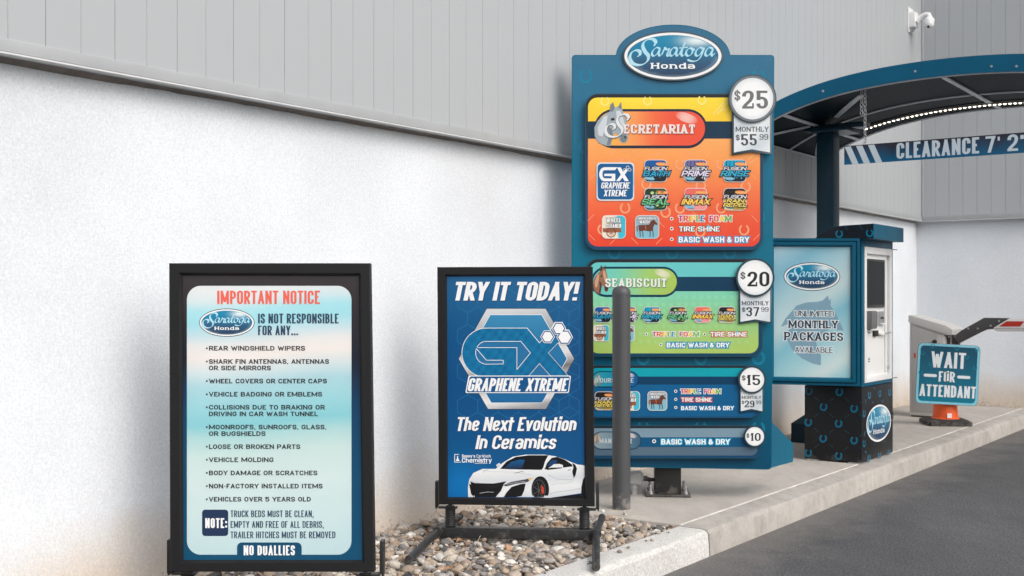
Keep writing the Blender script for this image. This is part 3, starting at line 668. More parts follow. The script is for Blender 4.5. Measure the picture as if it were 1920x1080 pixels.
# brown mortar squeezed out along the soffit
def mortar():
    bm = bmesh.new(); rs = random.Random(9); prev = None; u = -2.9
    while u < U_END:
        d = .010+.006*math.sin(u*5.3)*math.sin(u*1.7)+rs.uniform(-.002, .003); hh = .007+.004*math.sin(u*3.1+1)*math.sin(u*.9)+rs.uniform(-.0015, .0015)
        r = [bm.verts.new(UV(u, V_WALL-.001, Z_TRIM-hh-.006)), bm.verts.new(UV(u, V_WALL+d*.6, Z_TRIM-hh)), bm.verts.new(UV(u, V_WALL+d+.012, Z_TRIM+.001))]
        if prev:
            bm.faces.new((prev[0], prev[1], r[1], r[0])); bm.faces.new((prev[1], prev[2], r[2], r[1]))
        prev = r; u += .05
    from_bm('mortar_bead', bm, M_GLUE, building, smooth=True)
mortar()
H_TOP = 6.4; PW = .2515
def clad_panel(u0, right=False, w=PW, m=M_METAL):
    """one ribbed panel; returns object. Along u at v=V_MET, or across v at u=U_END-.065"""
    prof = [(.0, -.005), (.0014, 0), (w*.485, 0), (w*.490, -.0012), (w*.4935, -.0012), (w*.4965, .0006), (w*.5035, .0006), (w*.5065, -.0012), (w*.510, -.0012), (w*.515, 0), (w-.0014, 0), (w, -.005)]
    bm = bmesh.new(); z0, z1 = Z_TRIM+.046, H_TOP; lo, hi = [], []
    for a, b in prof:
        P = (lambda z: UV(u0+a, V_MET+b, z)) if not right else (lambda z: UV(U_END-.065-b, u0+a, z))
        lo.append(bm.verts.new(P(z0))); hi.append(bm.verts.new(P(z1)))
    for i in range(len(prof)-1): bm.faces.new((lo[i], lo[i+1], hi[i+1], hi[i]))
    org = UV(u0, V_MET, z0) if not right else UV(U_END-.065, u0, z0)
    return from_bm('cladding_panel', bm, m, building, at=org)
bpart('cladding_backing', -3, U_END+.4, V_WALL-.3, V_MET-.006, Z_TRIM+.004, H_TOP, M_SEAM, bev=0)
bpart('cladding_backing', U_END-.057, U_END+.4, V_MET-.006, 3.2, Z_TRIM+.004, H_TOP, M_SEAM, bev=0)
U_A = 2.132; first = None; k0 = int((U_A-(-2.6))/PW)
n_pan = int((U_END-.066-U_A)/PW)
for k in range(-k0, n_pan+1):
    u0 = U_A+k*PW
    if u0+PW > U_END-.066: clad_panel(u0, w=U_END-.066-u0); break
    if first is None: first = clad_panel(u0); fu = u0
    else: dup(first, UV(u0-fu, 0, 0))
firstr = clad_panel(V_MET+.002, right=True)
for k in range(1, 25): dup(firstr, UV(0, k*PW, 0))
# base flashing and drip lip
bpart('base_flashing', -3, U_END-.05, V_MET-.01, V_MET+.006, Z_TRIM+.008, Z_TRIM+.047, M_TRIM, bev=.002)
bpart('drip_lip', -3, U_END-.05, V_MET-.02, V_MET+.014, Z_TRIM-.001, Z_TRIM+.005, M_LIP, bev=.0015)
bpart('soffit', -3, U_END, V_WALL+.0005, V_MET-.021, Z_TRIM+.001, Z_TRIM+.004, M_TRIM, bev=0)
bpart('base_flashing', U_END-.071, U_END-.055, V_MET+.007, 3.2, Z_TRIM+.008, Z_TRIM+.047, M_TRIM, bev=.002)
bpart('drip_lip', U_END-.079, U_END-.05, V_MET+.015, 3.2, Z_TRIM-.004, Z_TRIM+.005, M_LIP, bev=.0015)
bpart('corner_trim', U_END-.085, U_END-.060, V_MET+.0005, V_MET+.018, Z_TRIM+.048, H_TOP, M_TRIM, bev=.004)

# ================================================================== artwork shared by the signs
def T(fx, fy, sx, sy=None):
    sy = sx if sy is None else sy
    return lambda x, y: (fx+x*sx, fy+y*sy)
WHITE = pc(243, 246, 248); BLACK = pc(38, 38, 40); NAVY = pc(14, 72, 104)
# script strokes of the word in the oval, drawn in units of a 776 x 387 oval centred on (838,312)
SCRIPT = [
 [(690, 232), (704, 205), (684, 182), (646, 182), (612, 205), (604, 240), (622, 280), (646, 310), (640, 350), (604, 378), (560, 382), (520, 366), (502, 328), (516, 286), (548, 268), (578, 276), (580, 304), (562, 316)],
 [(738, 256), (712, 246), (684, 268), (674, 298), (690, 312), (714, 296), (736, 258), (728, 292), (734, 310), (752, 300)],
 [(752, 300), (772, 256), (776, 250), (790, 262), (808, 258), (794, 296), (800, 311), (822, 296)],
 [(872, 256), (846, 246), (822, 268), (814, 298), (828, 312), (850, 296), (872, 258), (864, 292), (870, 310), (888, 300)],
 [(888, 300), (912, 250), (930, 212), (914, 256), (904, 296), (912, 311), (934, 298)],
 [(888, 250), (950, 244)],
 [(976, 250), (950, 262), (940, 294), (956, 312), (984, 296), (992, 264), (976, 250), (1002, 262)],
 [(1076, 256), (1048, 246), (1022, 268), (1014, 298), (1028, 312), (1052, 296), (1078, 254), (1058, 312), (1030, 346), (990, 354), (958, 344)],
 [(1150, 256), (1122, 246), (1098, 268), (1090, 298), (1104, 312), (1128, 296), (1150, 258), (1140, 292), (1144, 310), (1164, 292)]]
def script(pr, fx, col, layer, scale, wf=1.0):
    for i, st in enumerate(SCRIPT):
        pts = spline(st, 6 if i == 0 else 4); polys = []
        mx = 31 if i == 0 else 21
        def wd(p, q):
            dx, dy = q[0]-p[0], q[1]-p[1]; l = math.hypot(dx, dy)+1e-6
            k = abs((dx*.55+dy*.83)/l)      # pen held aslant: down strokes swell
            return (mx*(.24+.76*k**1.6))*wf
        n = len(pts); ws = [wd(pts[max(0, j-1)], pts[min(n-1, j+1)]) for j in range(n)]
        for j in range(n-1):
            p, q = pts[j], pts[j+1]; dx, dy = q[0]-p[0], q[1]-p[1]; l = math.hypot(dx, dy)+1e-6; nx, ny = -dy/l, dx/l
            quad = [(p[0]+nx*ws[j]/2, p[1]+ny*ws[j]/2), (q[0]+nx*ws[j+1]/2, q[1]+ny*ws[j+1]/2), (q[0]-nx*ws[j+1]/2, q[1]-ny*ws[j+1]/2), (p[0]-nx*ws[j]/2, p[1]-ny*ws[j]/2)]
            polys.append([fx(*v) for v in quad]); polys.append([fx(*v) for v in ellipse(q[0], q[1], ws[j+1]/2, ws[j+1]/2, 8)])
        pr.fill(polys, col, layer)
def oval_logo(pr, cx, cy, a, b, layer=2, rot=0.0, skew=0.0, outline=True):
    """white ringed blue glass oval with the script word and the slab word under it"""
    c, s = math.cos(rot), math.sin(rot)
    def fx(x, y):
        X, Y = (x-838)/388*a, (y-312)/193.5*b; Y += skew*X
        return cx+X*c-Y*s, cy+X*s+Y*c
    def E(k1, k2, n=56): return [fx(838+388*k1*math.cos(t), 312+193.5*k2*math.sin(t)) for t in [2*math.pi*i/n for i in range(n)]]
    if outline: pr.fill([E(1, 1)], pc(60, 70, 82), layer)
    pr.fill([E(.975, .95)], WHITE, layer+1)
    pr.fill([E(.915, .848)], pc(48, 84, 112), layer+2)
    def body(x, y):
        dx, dy = (x-cx)/a, (y-cy)/b
        t = (dy+.85)/1.7; base = ramp([(0, pc(8, 140, 180)), (.35, pc(15, 125, 165)), (.62, pc(44, 92, 128)), (1, pc(36, 58, 88))], t)
        edge = math.hypot(dx/.92, dy/.86); base = mixc(base, pc(205, 228, 238), max(0, edge-.88)*2.0) if dy > 0 else base
        g = math.exp(-(((dx-.48)/.30)**2+((dy+.62)/.20)**2)); return mixc(base, pc(236, 250, 252), g)
    pr.grad(E(.902, .832), body, layer+3, 22, 16)
    script(pr, fx, pc(178, 226, 243), layer+5, 1.0)
    # slab serif word
    H = 46
    for ch, x, w in layout('Honda', 668, 1010, H, 15, 14):
        g = glyph(ch, x, w, H, 15, 8, 16, 5)
        pr.fill([[fx(p, 412-q) for p, q in poly] for poly in g], WHITE, layer+5)
def horse_head(pr, fx, tone, layer):
    """side view of a horse's head looking right, drawn in its own units"""
    dark, mid, light = tone
    neck = [(345, 745), (368, 700), (384, 716), (404, 706), (425, 706), (434, 690), (440, 720), (452, 752), (470, 800), (488, 880), (490, 950), (474, 986), (446, 992), (422, 972), (412, 930), (392, 912), (372, 930), (362, 975), (354, 1012), (320, 1012), (262, 990), (230, 940), (226, 870), (252, 815), (300, 775)]
    def shade(x, y):
        return mid
    pr.fill([[fx(*p) for p in neck]], mid, layer)
    pr.fill([[fx(*p) for p in [(345, 745), (352, 690), (372, 672), (386, 716), (370, 745)]]], dark, layer+1)
    pr.fill([[fx(*p) for p in [(412, 710), (434, 668), (440, 720), (426, 724)]]], dark, layer+1)
    pr.fill([[fx(*p) for p in [(372, 935), (350, 1005), (322, 1008), (340, 930), (330, 860), (362, 880)]]], dark, layer+1)
    pr.fill([[fx(*p) for p in [(395, 740), (428, 738), (452, 800), (470, 870), (452, 900), (420, 850), (400, 800)]]], light, layer+1)
    pr.fill([[fx(*p) for p in [(300, 785), (330, 775), (318, 860), (290, 940), (258, 930), (250, 870)]]], light, layer+1)
    pr.fill([[fx(*p) for p in [(430, 930), (470, 925), (486, 950), (470, 980), (445, 985), (428, 965)]]], dark, layer+2)
    pr.fill([[fx(*p) for p in [(352, 800), (380, 792), (384, 812), (362, 816)]]], pc(40, 44, 50), layer+3)
    pr.fill([[fx(*p) for p in [(458, 938), (474, 936), (472, 952), (460, 954)]]], pc(40, 44, 50), layer+3)
GREYH = (pc(120, 130, 138), pc(162, 174, 182), pc(205, 214, 220)); BAYH = (pc(70, 55, 52), pc(150, 108, 84), pc(200, 160, 132))

# ================================================================== pavement signs
M_FRAME = mat('black_sign_frame', (.011, .011, .012), .42, 0, bump=.06, bscale=400, spec=.3)
M_BLACKST = mat('black_powder_coated_steel', (.020, .021, .023), .42, 0, bump=.12, bscale=300, var=.2, vscale=30)
M_RUBB = mat('black_rubber', (.02, .02, .02), .75, var=.1, vscale=20)
M_BACK = mat('sign_backing', (.05, .05, .05), .5)
M_STEEL = mat('galvanised_steel', (.52, .52, .53), .38, .85, var=.15, vscale=60)
M_DSTEEL = mat('oily_dark_steel', (.09, .085, .08), .45, .6, bump=.4, bscale=90, var=.4, vscale=50)

def member(bm, p0, p1, inn0, inn1, plane, h, hin):
    """one mitred frame member, chamfered towards the poster"""
    a, b, c, d = [plane.wp(*q, h) for q in (p0, p1)]+[plane.wp(*q, hin) for q in (inn1, inn0)]
    lo = [plane.wp(*q, -.022) for q in (p0, p1, inn1, inn0)]
    def lerp(s, t, k): return s+(t-s)*k
    # flat outer face, then a step down to the inner lip
    a1, b1 = lerp(plane.wp(*p0, h), plane.wp(*inn0, h), .80), lerp(plane.wp(*p1, h), plane.wp(*inn1, h), .80)
    V = [bm.verts.new(x) for x in (plane.wp(*p0, h-.002), plane.wp(*p1, h-.002), lerp(plane.wp(*p0, h), plane.wp(*inn0, h), .08), lerp(plane.wp(*p1, h), plane.wp(*inn1, h), .08), a1, b1, d, c, *lo)]
    for f in ((0, 1, 3, 2), (2, 3, 5, 4), (4, 5, 7, 6), (0, 8, 9, 1), (8, 11, 10, 9), (6, 7, 10, 11), (0, 2, 4, 6, 11, 8), (1, 9, 10, 7, 5, 3)): bm.faces.new([V[i] for i in f])
def frame_of(plane, outer, inner, parent, h=.012, hin=.002):
    names = ['frame_member']*4
    for i in range(4):
        bm = bmesh.new(); j = (i+1) % 4; member(bm, outer[i], outer[j], inner[i], inner[j], plane, h, hin)
        from_bm('frame_member', bm, M_FRAME, parent)
def coil(name, base, r, h, turns, wire, m, parent):
    bm = bmesh.new()
    for k in range(turns):
        z = h*(k+.5)/turns; n = 24
        bm_tube(bm, [Vector(base)+Vector((r*math.cos(t), r*math.sin(t), z+wire*.9*(t/(2*math.pi)-.5))) for t in [2*math.pi*i/n for i in range(n)]], wire, 8, closed=True)
    bm_tube(bm, [Vector(base), Vector(base)+EZ*h], r-.3*wire, 20)
    return from_bm(name, bm, m, parent, auto=True)
def sign_base(root, plane, cx, zb, alpha, half, legs):
    """spring mounted stand: brackets, springs, crossbar, four splayed tube legs"""
    a = math.radians(alpha); ax = Vector((math.cos(a), -math.sin(a), 0)); n = Vector((-math.sin(a), -math.cos(a), 0))
    c = Vector((cx[0], cx[1], 0))
    bar_z0, bar_z1 = .012, .056; sp_top = zb-.035
    for s in (-1, 1):
        e = c+ax*s*(half+.006)
        box('side_bracket', e, ax, n, EZ, (*((-.010, .003) if s < 0 else (-.003, .010)), -.020, .020, zb-.02, zb+.085), M_BLACKST, root, .001)
        box('bracket_foot', e, ax, n, EZ, (*((.003, .080) if s < 0 else (-.080, -.003)), -.020, .016, zb-.027, zb-.021), M_BLACKST, root, .001)
        box('bracket_riser', e, ax, n, EZ, (*((-.009, -.003) if s < 0 else (.003, .009)), -.020, .016, zb-.028, zb-.0205), M_BLACKST, root, 0)
        q = c+ax*s*(half-.045)
        coil('spring', q+EZ*(bar_z1+.002), .0175, zb-.029-bar_z1-.002, 10, .0042, M_BLACKST, root)
        lathe('spring_cap', q+EZ*(zb-.0205), EZ, [(0.001, 0), (.019, 0), (.019, .004), (.008, .006), (.008, .011), (.001, .012)], M_BLACKST, root, 20)
        hub = c+ax*s*(half+.004)+EZ*.040
        lathe('leg_socket', hub+n*.035, -n, [(0.001, 0), (.018, 0), (.021, .004), (.021, .066), (.018, .07), (.001, .07)], M_BLACKST, root, 18)
        for (dx, dn, dz) in legs[s]:
            end = hub+ax*dx+n*dn+EZ*(dz-.040); st = hub+n*(.01 if dn > 0 else -.01)
            tube('leg', [st, end], .0150, M_BLACKST, root, 18)
            d = (end-st).normalized(); lathe('leg_cap', end-d*.002, d, [(.0156, -.012), (.0160, 0), (.0155, .004), (.001, .0045)], M_RUBB, root, 16)
    box('crossbar', c, ax, n, EZ, (-half+.004, half-.004, -.019, .019, bar_z0, bar_z1), M_BLACKST, root, .004, 3)

# ---- sign with the list of notices (near, leaning slightly back)
A1, LEAN1 = 1.5, 3.2
X1, Y1 = (508-960)/F*3.71, 3.71
sign1 = thing('pavement_sign', (X1, Y1, 0), 'black framed spring sign headed IMPORTANT NOTICE above a pale blue list', 'sign', 'spring mounted pavement signs')
P1 = facing((700-960)/F*3.70, 3.70-.0, .16, 0, LEAN1)
P1 = facing(X1, Y1, .14, A1, LEAN1)
O1 = [(319, 494), (695, 494), (703, 1071), (321, 1071)]; I1 = [(342, 516), (673, 517), (680, 1050), (344, 1050)]
frame_of(P1, O1, I1, sign1)
slab('backing_panel', P1, [(330, 505), (685, 505), (692, 1060), (332, 1060)], -.016, -.002, M_BACK, sign1)
pr = Print(P1, -.0016)
bgc = lambda x, y: ramp([(516, pc(58, 54, 56)), (600, pc(40, 36, 42)), (680, pc(22, 30, 48)), (760, pc(14, 62, 98)), (850, pc(14, 72, 108)), (1050, pc(12, 78, 112))], y)
pr.grad(rrect(341, 515, 681, 1051, 0), bgc, 0, 2, 24)
pale = lambda x, y: ramp([(536, pc(226, 232, 234)), (556, pc(215, 230, 235)), (575, pc(168, 224, 234)), (600, pc(160, 220, 231)), (622, pc(196, 222, 230)), (640, pc(226, 228, 228)), (662, pc(236, 230, 226)),
     (690, pc(205, 222, 226)), (715, pc(168, 210, 220)), (760, pc(150, 208, 218)), (790, pc(134, 202, 212)), (812, pc(172, 214, 216)), (850, pc(200, 224, 222)), (900, pc(205, 226, 226)), (1000, pc(196, 222, 226)), (1040, pc(188, 216, 222))], y+10*math.sin(x*.012))
pr.grad(rrect(350.5, 536, 659, 1040, 26, 10), pale, 1, 10, 60)
pr.fill([rrect(379, 955.5, 428, 1005, 6)], pc(34, 54, 86), 2); pr.fill([rrect(444.5, 1017, 565.7, 1041, (9, 9, 0, 0))], pc(13, 74, 108), 2)
poster1 = pr.done('poster', sign1, M_INK)
pr = Print(P1, -.0016); CL = pc(238, 104, 88); CS = pc(50, 72, 98); CT_ = pc(48, 48, 52)
pr.text('IMPORTANT NOTICE', 407.5, 600, 545, 570, .17, CL, 3, th=.13, sp=.085, r=.2)
pr.flush('lettering', poster1)
pr.text('IS NOT RESPONSIBLE', 484, 635, 588, 606.5, .18, CS, 3, th=.13, sp=.085, r=.18)
pr.flush('lettering', poster1)
pr.text('FOR ANY...', 484, 559, 610.5, 628.5, .18, CS, 3, th=.13, sp=.085, r=.18)
pr.flush('lettering', poster1)
for t, yc, x1 in (('REAR WINDSHIELD WIPERS', 653, 572), ('SHARK FIN ANTENNAS, ANTENNAS', 677.8, 617), ('OR SIDE MIRRORS', 690, 508), ('WHEEL COVERS OR CENTER CAPS', 714.5, 613),
                  ('VEHICLE BADGING OR EMBLEMS', 739.2, 604), ('COLLISIONS DUE TO BRAKING OR', 763.6, 609), ('DRIVING IN CAR WASH TUNNEL', 776, 596), ('MOONROOFS, SUNROOFS, GLASS,', 800.7, 612),
                  ('OR BUGSHIELDS', 813, 498), ('LOOSE OR BROKEN PARTS', 837.5, 563), ('VEHICLE MOLDING', 862, 513), ('BODY DAMAGE OR SCRATCHES', 886.7, 595), ('NON-FACTORY INSTALLED ITEMS', 911.4, 605), ('VEHICLES OVER 5 YEARS OLD', 936, 583)):
    pr.text(t, 392, x1, yc-4.3, yc+4.3, .235, CT_, 3, th=.195, sp=.15, r=.48)
    if not t.startswith(('OR', 'DRIV')): pr.fill([ellipse(388, yc, 1.8, 1.8, 10)], CT_, 3)
    pr.flush('lettering', poster1)
pr.text('NOTE:', 385, 426, 971.5, 990, .19, WHITE, 3, th=.15, sp=.10, r=.2); pr.flush('lettering', poster1)
for t, y0, x1 in (('TRUCK BEDS MUST BE CLEAN,', 957, 588), ('EMPTY AND FREE OF ALL DEBRIS,', 977, 607), ('TRAILER HITCHES MUST BE REMOVED', 996.5, 629)):
    pr.text(t, 432.5, x1, y0, y0+12.6, .155, CS, 3, th=.12, sp=.10, r=.2); pr.flush('lettering', poster1)
pr.flush('lettering', poster1)
pr.text('NO DUALLIES', 457, 553, 1022.5, 1041, .19, WHITE, 3, th=.14, sp=.10, r=.2)
pr.done('lettering', poster1)
pr = Print(P1, -.0016); oval_logo(pr, 425.5, 605, 52, 26.5, 2); pr.done('emblem', poster1)
sign_base(sign1, P1, (X1+.006, Y1+.055), .142, A1, .332, {-1: [(-.05, .50, .012), (.03, -.42, .014)], 1: [(.01, .50, .012), (.04, -.42, .014)]})

# ---- sign with the blue poster (farther, on the pebbles)
A2 = 4.8
D2 = 4.80; X2 = (968-960)/F*D2
sign2 = thing('pavement_sign', (X2, D2, 0), 'black framed spring sign with blue TRY IT TODAY poster, standing on the pebbles', 'sign', 'spring mounted pavement signs')
P2 = facing(X2, D2, .15, A2, .6)
O2 = [(820.5, 501), (1111.5, 500), (1115, 949), (823.5, 945)]; I2 = [(838, 518), (1094, 517), (1096.5, 934), (840, 932)]
frame_of(P2, O2, I2, sign2)
slab('backing_panel', P2, [(828, 508), (1104, 508), (1107, 941), (830, 938)], -.016, -.002, M_BACK, sign2)
pr = Print(P2, -.0016)
def blue2(x, y):
    t = ramp([(517, pc(30, 92, 142)), (600, pc(14, 84, 136)), (700, pc(10, 78, 132)), (860, pc(12, 84, 138)), (933, pc(8, 90, 160))], y)
    g = math.exp(-(((x-862)/50)**2+((y-905)/42)**2)); h = math.exp(-(((x-967)/150)**2+((y-560)/60)**2))*.25
    return mixc(mixc(t, pc(12, 120, 190), g*.8), pc(40, 120, 170), h)
pr.grad([(837, 517), (1095, 516), (1098, 935), (839, 933)], blue2, 0, 14, 22)
HX = pc(34, 122, 172)
R = 26.0
def hexgrid(pr, x0, y0, x1, y1, R, col, layer, wd):
    j = 0; y = y0-R
    while y < y1+R:
        x = x0-R*1.732+(R*.866 if j % 2 else 0)
        while x < x1+R:
            c = [(x+R*math.cos(math.radians(90+60*k)), y-R*math.sin(math.radians(90+60*k))) for k in range(6)]
            for k in (0, 1, 5):
                p, q = c[k], c[(k+1) % 6]
                if all(x0 < v[0] < x1 and y0 < v[1] < y1 for v in (p, q)): pr.line([p, q], wd, col, layer)
            for k in (0, 2, 4):
                if all(x0 < v[0] < x1 and y0 < v[1] < y1 for v in (c[k], (x, y))) and (int(x*3+y*7) % 3 == 0): pr.line([(x, y), c[k]], wd*.8, col, layer)
            x += R*1.732
        y += R*1.5; j += 1
hexgrid(pr, 838.5, 520, 1094.5, 800, 22, HX, 1, .8)
poster2 = pr.done('poster', sign2, M_INK)
# emblem: steel hexagon ring with the big linked letters and the cluster of small hexagons
pr = Print(P2, -.0016)
def C8(x, y): return (860+x/5.143, 570+y/5.143)
hexo = [(272, 46), (838, 46), (1114, 528), (842, 1012), (284, 1012), (2, 528)]; hexi = [(306, 106), (800, 106), (1044, 528), (804, 950), (316, 950), (72, 528)]
steel = lambda x, y: ramp([(579, pc(215, 219, 222)), (600, pc(190, 194, 198)), (640, pc(150, 154, 158)), (672, pc(232, 234, 236)), (700, pc(110, 106, 108)), (720, pc(200, 200, 202)), (752, pc(236, 238, 240)), (767, pc(150, 152, 156))], y+.16*(x-960))
pr.fill([[C8(*p) for p in [(x+(x-558)*.012, y+(y-528)*.012) for x, y in hexo]]], pc(30, 60, 90), 2)
pr.grad([C8(*p) for p in hexo], steel, 3, 12, 16)
pr.fill([[C8(*p) for p in [(x+(x-558)*.012, y+(y-528)*.012) for x, y in hexi]]], pc(240, 244, 248), 4)
pr.grad([C8(*p) for p in hexi], lambda x, y: ramp([(590, pc(60, 140, 185)), (640, pc(40, 120, 170)), (750, pc(30, 104, 160))], y), 5, 4, 6)
def arc(cx, cy, rx, ry, a0, a1, n=14): return [(cx+rx*math.cos(math.radians(a0+(a1-a0)*i/n)), cy-ry*math.sin(math.radians(a0+(a1-a0)*i/n))) for i in range(n+1)]
G_out = [(660, 232), (780, 374), (806, 348), (796, 318), (828, 258), (880, 258), (928, 176), (1000, 176), (1034, 248), (1062, 250), (1098, 318), (1058, 388), (958, 374), (866, 472), (1058, 692), (884, 692), (780, 574), (678, 692), (240, 706)]+arc(270, 470, 238, 238, 262, 90, 24)
def pt8(ps): return [C8(*p) for p in ps]
sparkle = lambda x, y: mixc(pc(6, 90, 142), pc(14, 126, 174), .5+.5*math.sin(x*.31)*math.sin(y*.27+x*.07))
pr.grad(pt8(G_out), sparkle, 6, 26, 18)
pr.line(pt8(G_out), 1.1, WHITE, 8, closed=True)
light = pc(40, 112, 162)
G_in = [(600, 360), (692, 472), (562, 632), (562, 420), (186, 420)]+arc(268, 470, 104, 110, 208-60, 90, 8)
G_hook = arc(268, 470, 104, 110, 158, 270, 10)+[(430, 578), (430, 542), (268, 542)]
for g in (G_in, G_hook): pr.fill([pt8(g)], light, 7); pr.line(pt8(g), 1.0, WHITE, 8, closed=True)
pr.fill([pt8([(678, 692), (780, 574), (884, 692)])], light, 7); pr.line(pt8([(678, 692), (780, 574), (884, 692)]), 1.0, WHITE, 8, closed=True)
pr.line(pt8([(958, 374), (866, 472), (1058, 692)]), 1.1, WHITE, 8)
def hexa(cx, cy, r): return [(cx+r*math.cos(math.radians(60*k)), cy+r*math.sin(math.radians(60*k))) for k in range(6)]
for cx, cy, r in ((858, 316, 70), (966, 236, 70), (1022, 320, 80)): pr.fill([pt8(hexa(cx, cy, r))], WHITE, 9); pr.fill([pt8(hexa(cx, cy, r-7))], pc(14, 84, 140), 10); pr.fill([pt8(hexa(cx, cy, r-18))], WHITE, 11)
band = rpoly(pt8([(96, 690), (1084, 690), (1062, 858), (64, 858)]), 3, close=True)
pr.fill([band], WHITE, 9); pr.fill([rpoly(pt8([(108, 698), (1074, 698), (1054, 850), (76, 850)]), 3, close=True)], pc(14, 84, 140), 10)
pr.text('GRAPHENE', 876, 981, 709, 733.5, .20, WHITE, 11, th=.145, slant=.22, sp=.05, r=.22)
pr.text('XTREME', 985, 1067, 709, 733.5, .20, WHITE, 11, th=.145, slant=.22, sp=.05, r=.22)
pr.done('emblem', poster2)
pr = Print(P2, -.0016)
for t, x0, x1, y0, y1 in (('TRY IT TODAY!', 848.5, 1088, 528.5, 563.5), ('The Next Evolution', 854, 1084, 782, 808), ('In Ceramics', 891, 1046, 816, 842)):
    WT = .235 if t[0] == 'T' and t[1] == 'R' else .20
    pr.text(t, x0+1.2, x1+1.2, y0+1.3, y1+1.3, WT, pc(10, 52, 96), 2, th=WT*.74, slant=.2, sp=.05, r=.24)
    pr.text(t, x0, x1, y0, y1, WT, WHITE, 3, th=WT*.74, slant=.2, sp=.05, r=.24); pr.flush('lettering', poster2)
pr.text("Sonny's", 866, 891, 852, 858, .2, WHITE, 3, th=.17, sp=.1, r=.3); pr.text('CarWash', 893.5, 920, 852, 858, .12, WHITE, 3, th=.12, sp=.12, r=.3)
pr.text('Chemistry', 866, 922, 858.6, 867.4, .2, WHITE, 3, th=.16, sp=.08, r=.3)
pr.line([(861, 852), (852.6, 852), (852.6, 866.5), (865, 866.5)], 1.1, WHITE, 3); pr.fill([[(857, 855), (859, 855), (859, 859), (862, 864.6), (854.4, 864.6), (857, 859)]], WHITE, 3)
pr.line([(890, 869), (914, 869)], .7, WHITE, 3)
pr.done('lettering', poster2)
# white sports car printed along the foot of the poster
pr = Print(P2, -.0016)
def C4(x, y): return (760+x/3.375, 760+y/3.375)
def q4(*ps): return [C4(*p) for p in ps]
W1, W2, W3, DK = pc(236, 240, 243), pc(214, 220, 226), pc(176, 184, 192), pc(22, 22, 26)
body = [(398, 580), (396, 520), (404, 470), (430, 428), (488, 402), (572, 402), (618, 362), (680, 325), (760, 312), (880, 312), (950, 322), (1010, 342), (1052, 360), (1090, 374), (1137, 380), (1139, 560), (1112, 556), (910, 586), (800, 580)]
pr.grad([C4(*p) for p in body], lambda x, y: ramp([(852, W1), (884, W1), (900, W2), (916, W1), (934, W2)], y+.05*(x-960)), 2, 16, 10)
pr.fill([q4((574, 378), (592, 364), (604, 372), (596, 390), (580, 388))], W2, 2)
pr.fill([q4((600, 402), (640, 356), (700, 326), (780, 316), (905, 316), (885, 352), (872, 396), (862, 408), (730, 406))], DK, 3)
pr.grad(q4((622, 400), (668, 358), (728, 342), (756, 346), (740, 396), (690, 402)), lambda x, y: mixc(pc(24, 92, 150), pc(30, 40, 60), (y-861)/20), 4, 3, 3)
pr.fill([q4((884, 400), (896, 366), (926, 332), (960, 326), (1010, 344), (1052, 372), (1060, 386), (1000, 394), (990, 376), (950, 372), (924, 384), (900, 400))], DK, 3)
pr.fill([q4((900, 384), (918, 350), (940, 342), (962, 350), (956, 370), (926, 380))], pc(30, 66, 110), 4)
pr.fill([q4((922, 386), (940, 372), (975, 370), (998, 378), (996, 392), (930, 394))], W1, 5); pr.fill([q4((876, 400), (930, 394), (996, 390), (990, 398), (900, 408))], DK, 4)
pr.fill([q4((1056, 364), (1076, 376), (1086, 400), (1078, 440), (1066, 462), (1056, 420), (1064, 392))], DK, 3)
pr.fill([q4((412, 482), (440, 492), (540, 494), (640, 482), (622, 500), (606, 540), (572, 580), (440, 580), (420, 530))], DK, 3)
pr.line(q4((412, 480), (470, 492), (560, 494), (640, 480)), .8, W3, 4); pr.line(q4((470, 556), (520, 548), (560, 550)), .6, W2, 4); pr.line(q4((500, 500), (540, 516), (600, 508)), .4, pc(70, 70, 74), 4)
pr.fill([q4((616, 506), (670, 484), (760, 468), (806, 456), (800, 470), (770, 486), (700, 496), (640, 512))], pc(66, 70, 76), 3)
pr.fill([q4((778, 466), (806, 455), (800, 470), (784, 478))], pc(235, 205, 140), 4); pr.line(q4((640, 500), (700, 488), (760, 480)), .6, W2, 4)
pr.fill([q4((624, 580), (640, 552), (672, 516), (730, 498), (762, 494), (752, 540), (736, 574), (700, 580))], DK, 3); pr.fill([q4((588, 580), (604, 548), (640, 516), (660, 512), (634, 548), (618, 580))], W1, 4)
pr.fill([q4((404, 496), (414, 500), (436, 560), (432, 580), (416, 560))], DK, 3)
pr.line(q4((490, 424), (512, 410), (524, 406)), .8, W3, 3); pr.line(q4((692, 430), (730, 420), (748, 420)), .9, pc(70, 74, 80), 3); pr.line(q4((480, 410), (560, 420), (680, 422), (800, 440)), .5, W3, 3)
pr.fill([[C4(x, y) for x, y in ellipse(854, 532, 56, 84, 26) if y < 583]], DK, 4); pr.fill([[C4(x, y) for x, y in ellipse(846, 534, 42, 66, 24) if y < 583]], pc(74, 76, 80), 5)
pr.fill([[C4(x, y) for x, y in ellipse(845, 534, 37, 60, 24) if y < 583]], pc(26, 26, 28), 6)
for k in range(7):
    a = k*2*math.pi/7; pr.line([C4(845, 538), C4(845+34*math.cos(a), min(582, 538+54*math.sin(a)))], .8, pc(104, 106, 110), 8)
pr.fill([q4((862, 504), (876, 520), (878, 552), (866, 562), (860, 540))], pc(214, 64, 42), 7)
pr.fill([q4((912, 586), (1110, 560), (1112, 586))], DK, 3); pr.fill([q4((1112, 586), (1114, 520), (1124, 470), (1138, 446), (1138, 586))], DK, 4)
pr.line(q4((900, 564), (960, 548), (1060, 536), (1108, 524)), .8, W3, 3); pr.line(q4((905, 440), (960, 466), (1040, 470), (1066, 466)), .8, W3, 3); pr.line(q4((1028, 412), (1046, 406)), .9, DK, 3); pr.line(q4((920, 500), (1020, 492), (1060, 478)), .5, W3, 3)
pr.done('car_picture', poster2)
hub_z = .15
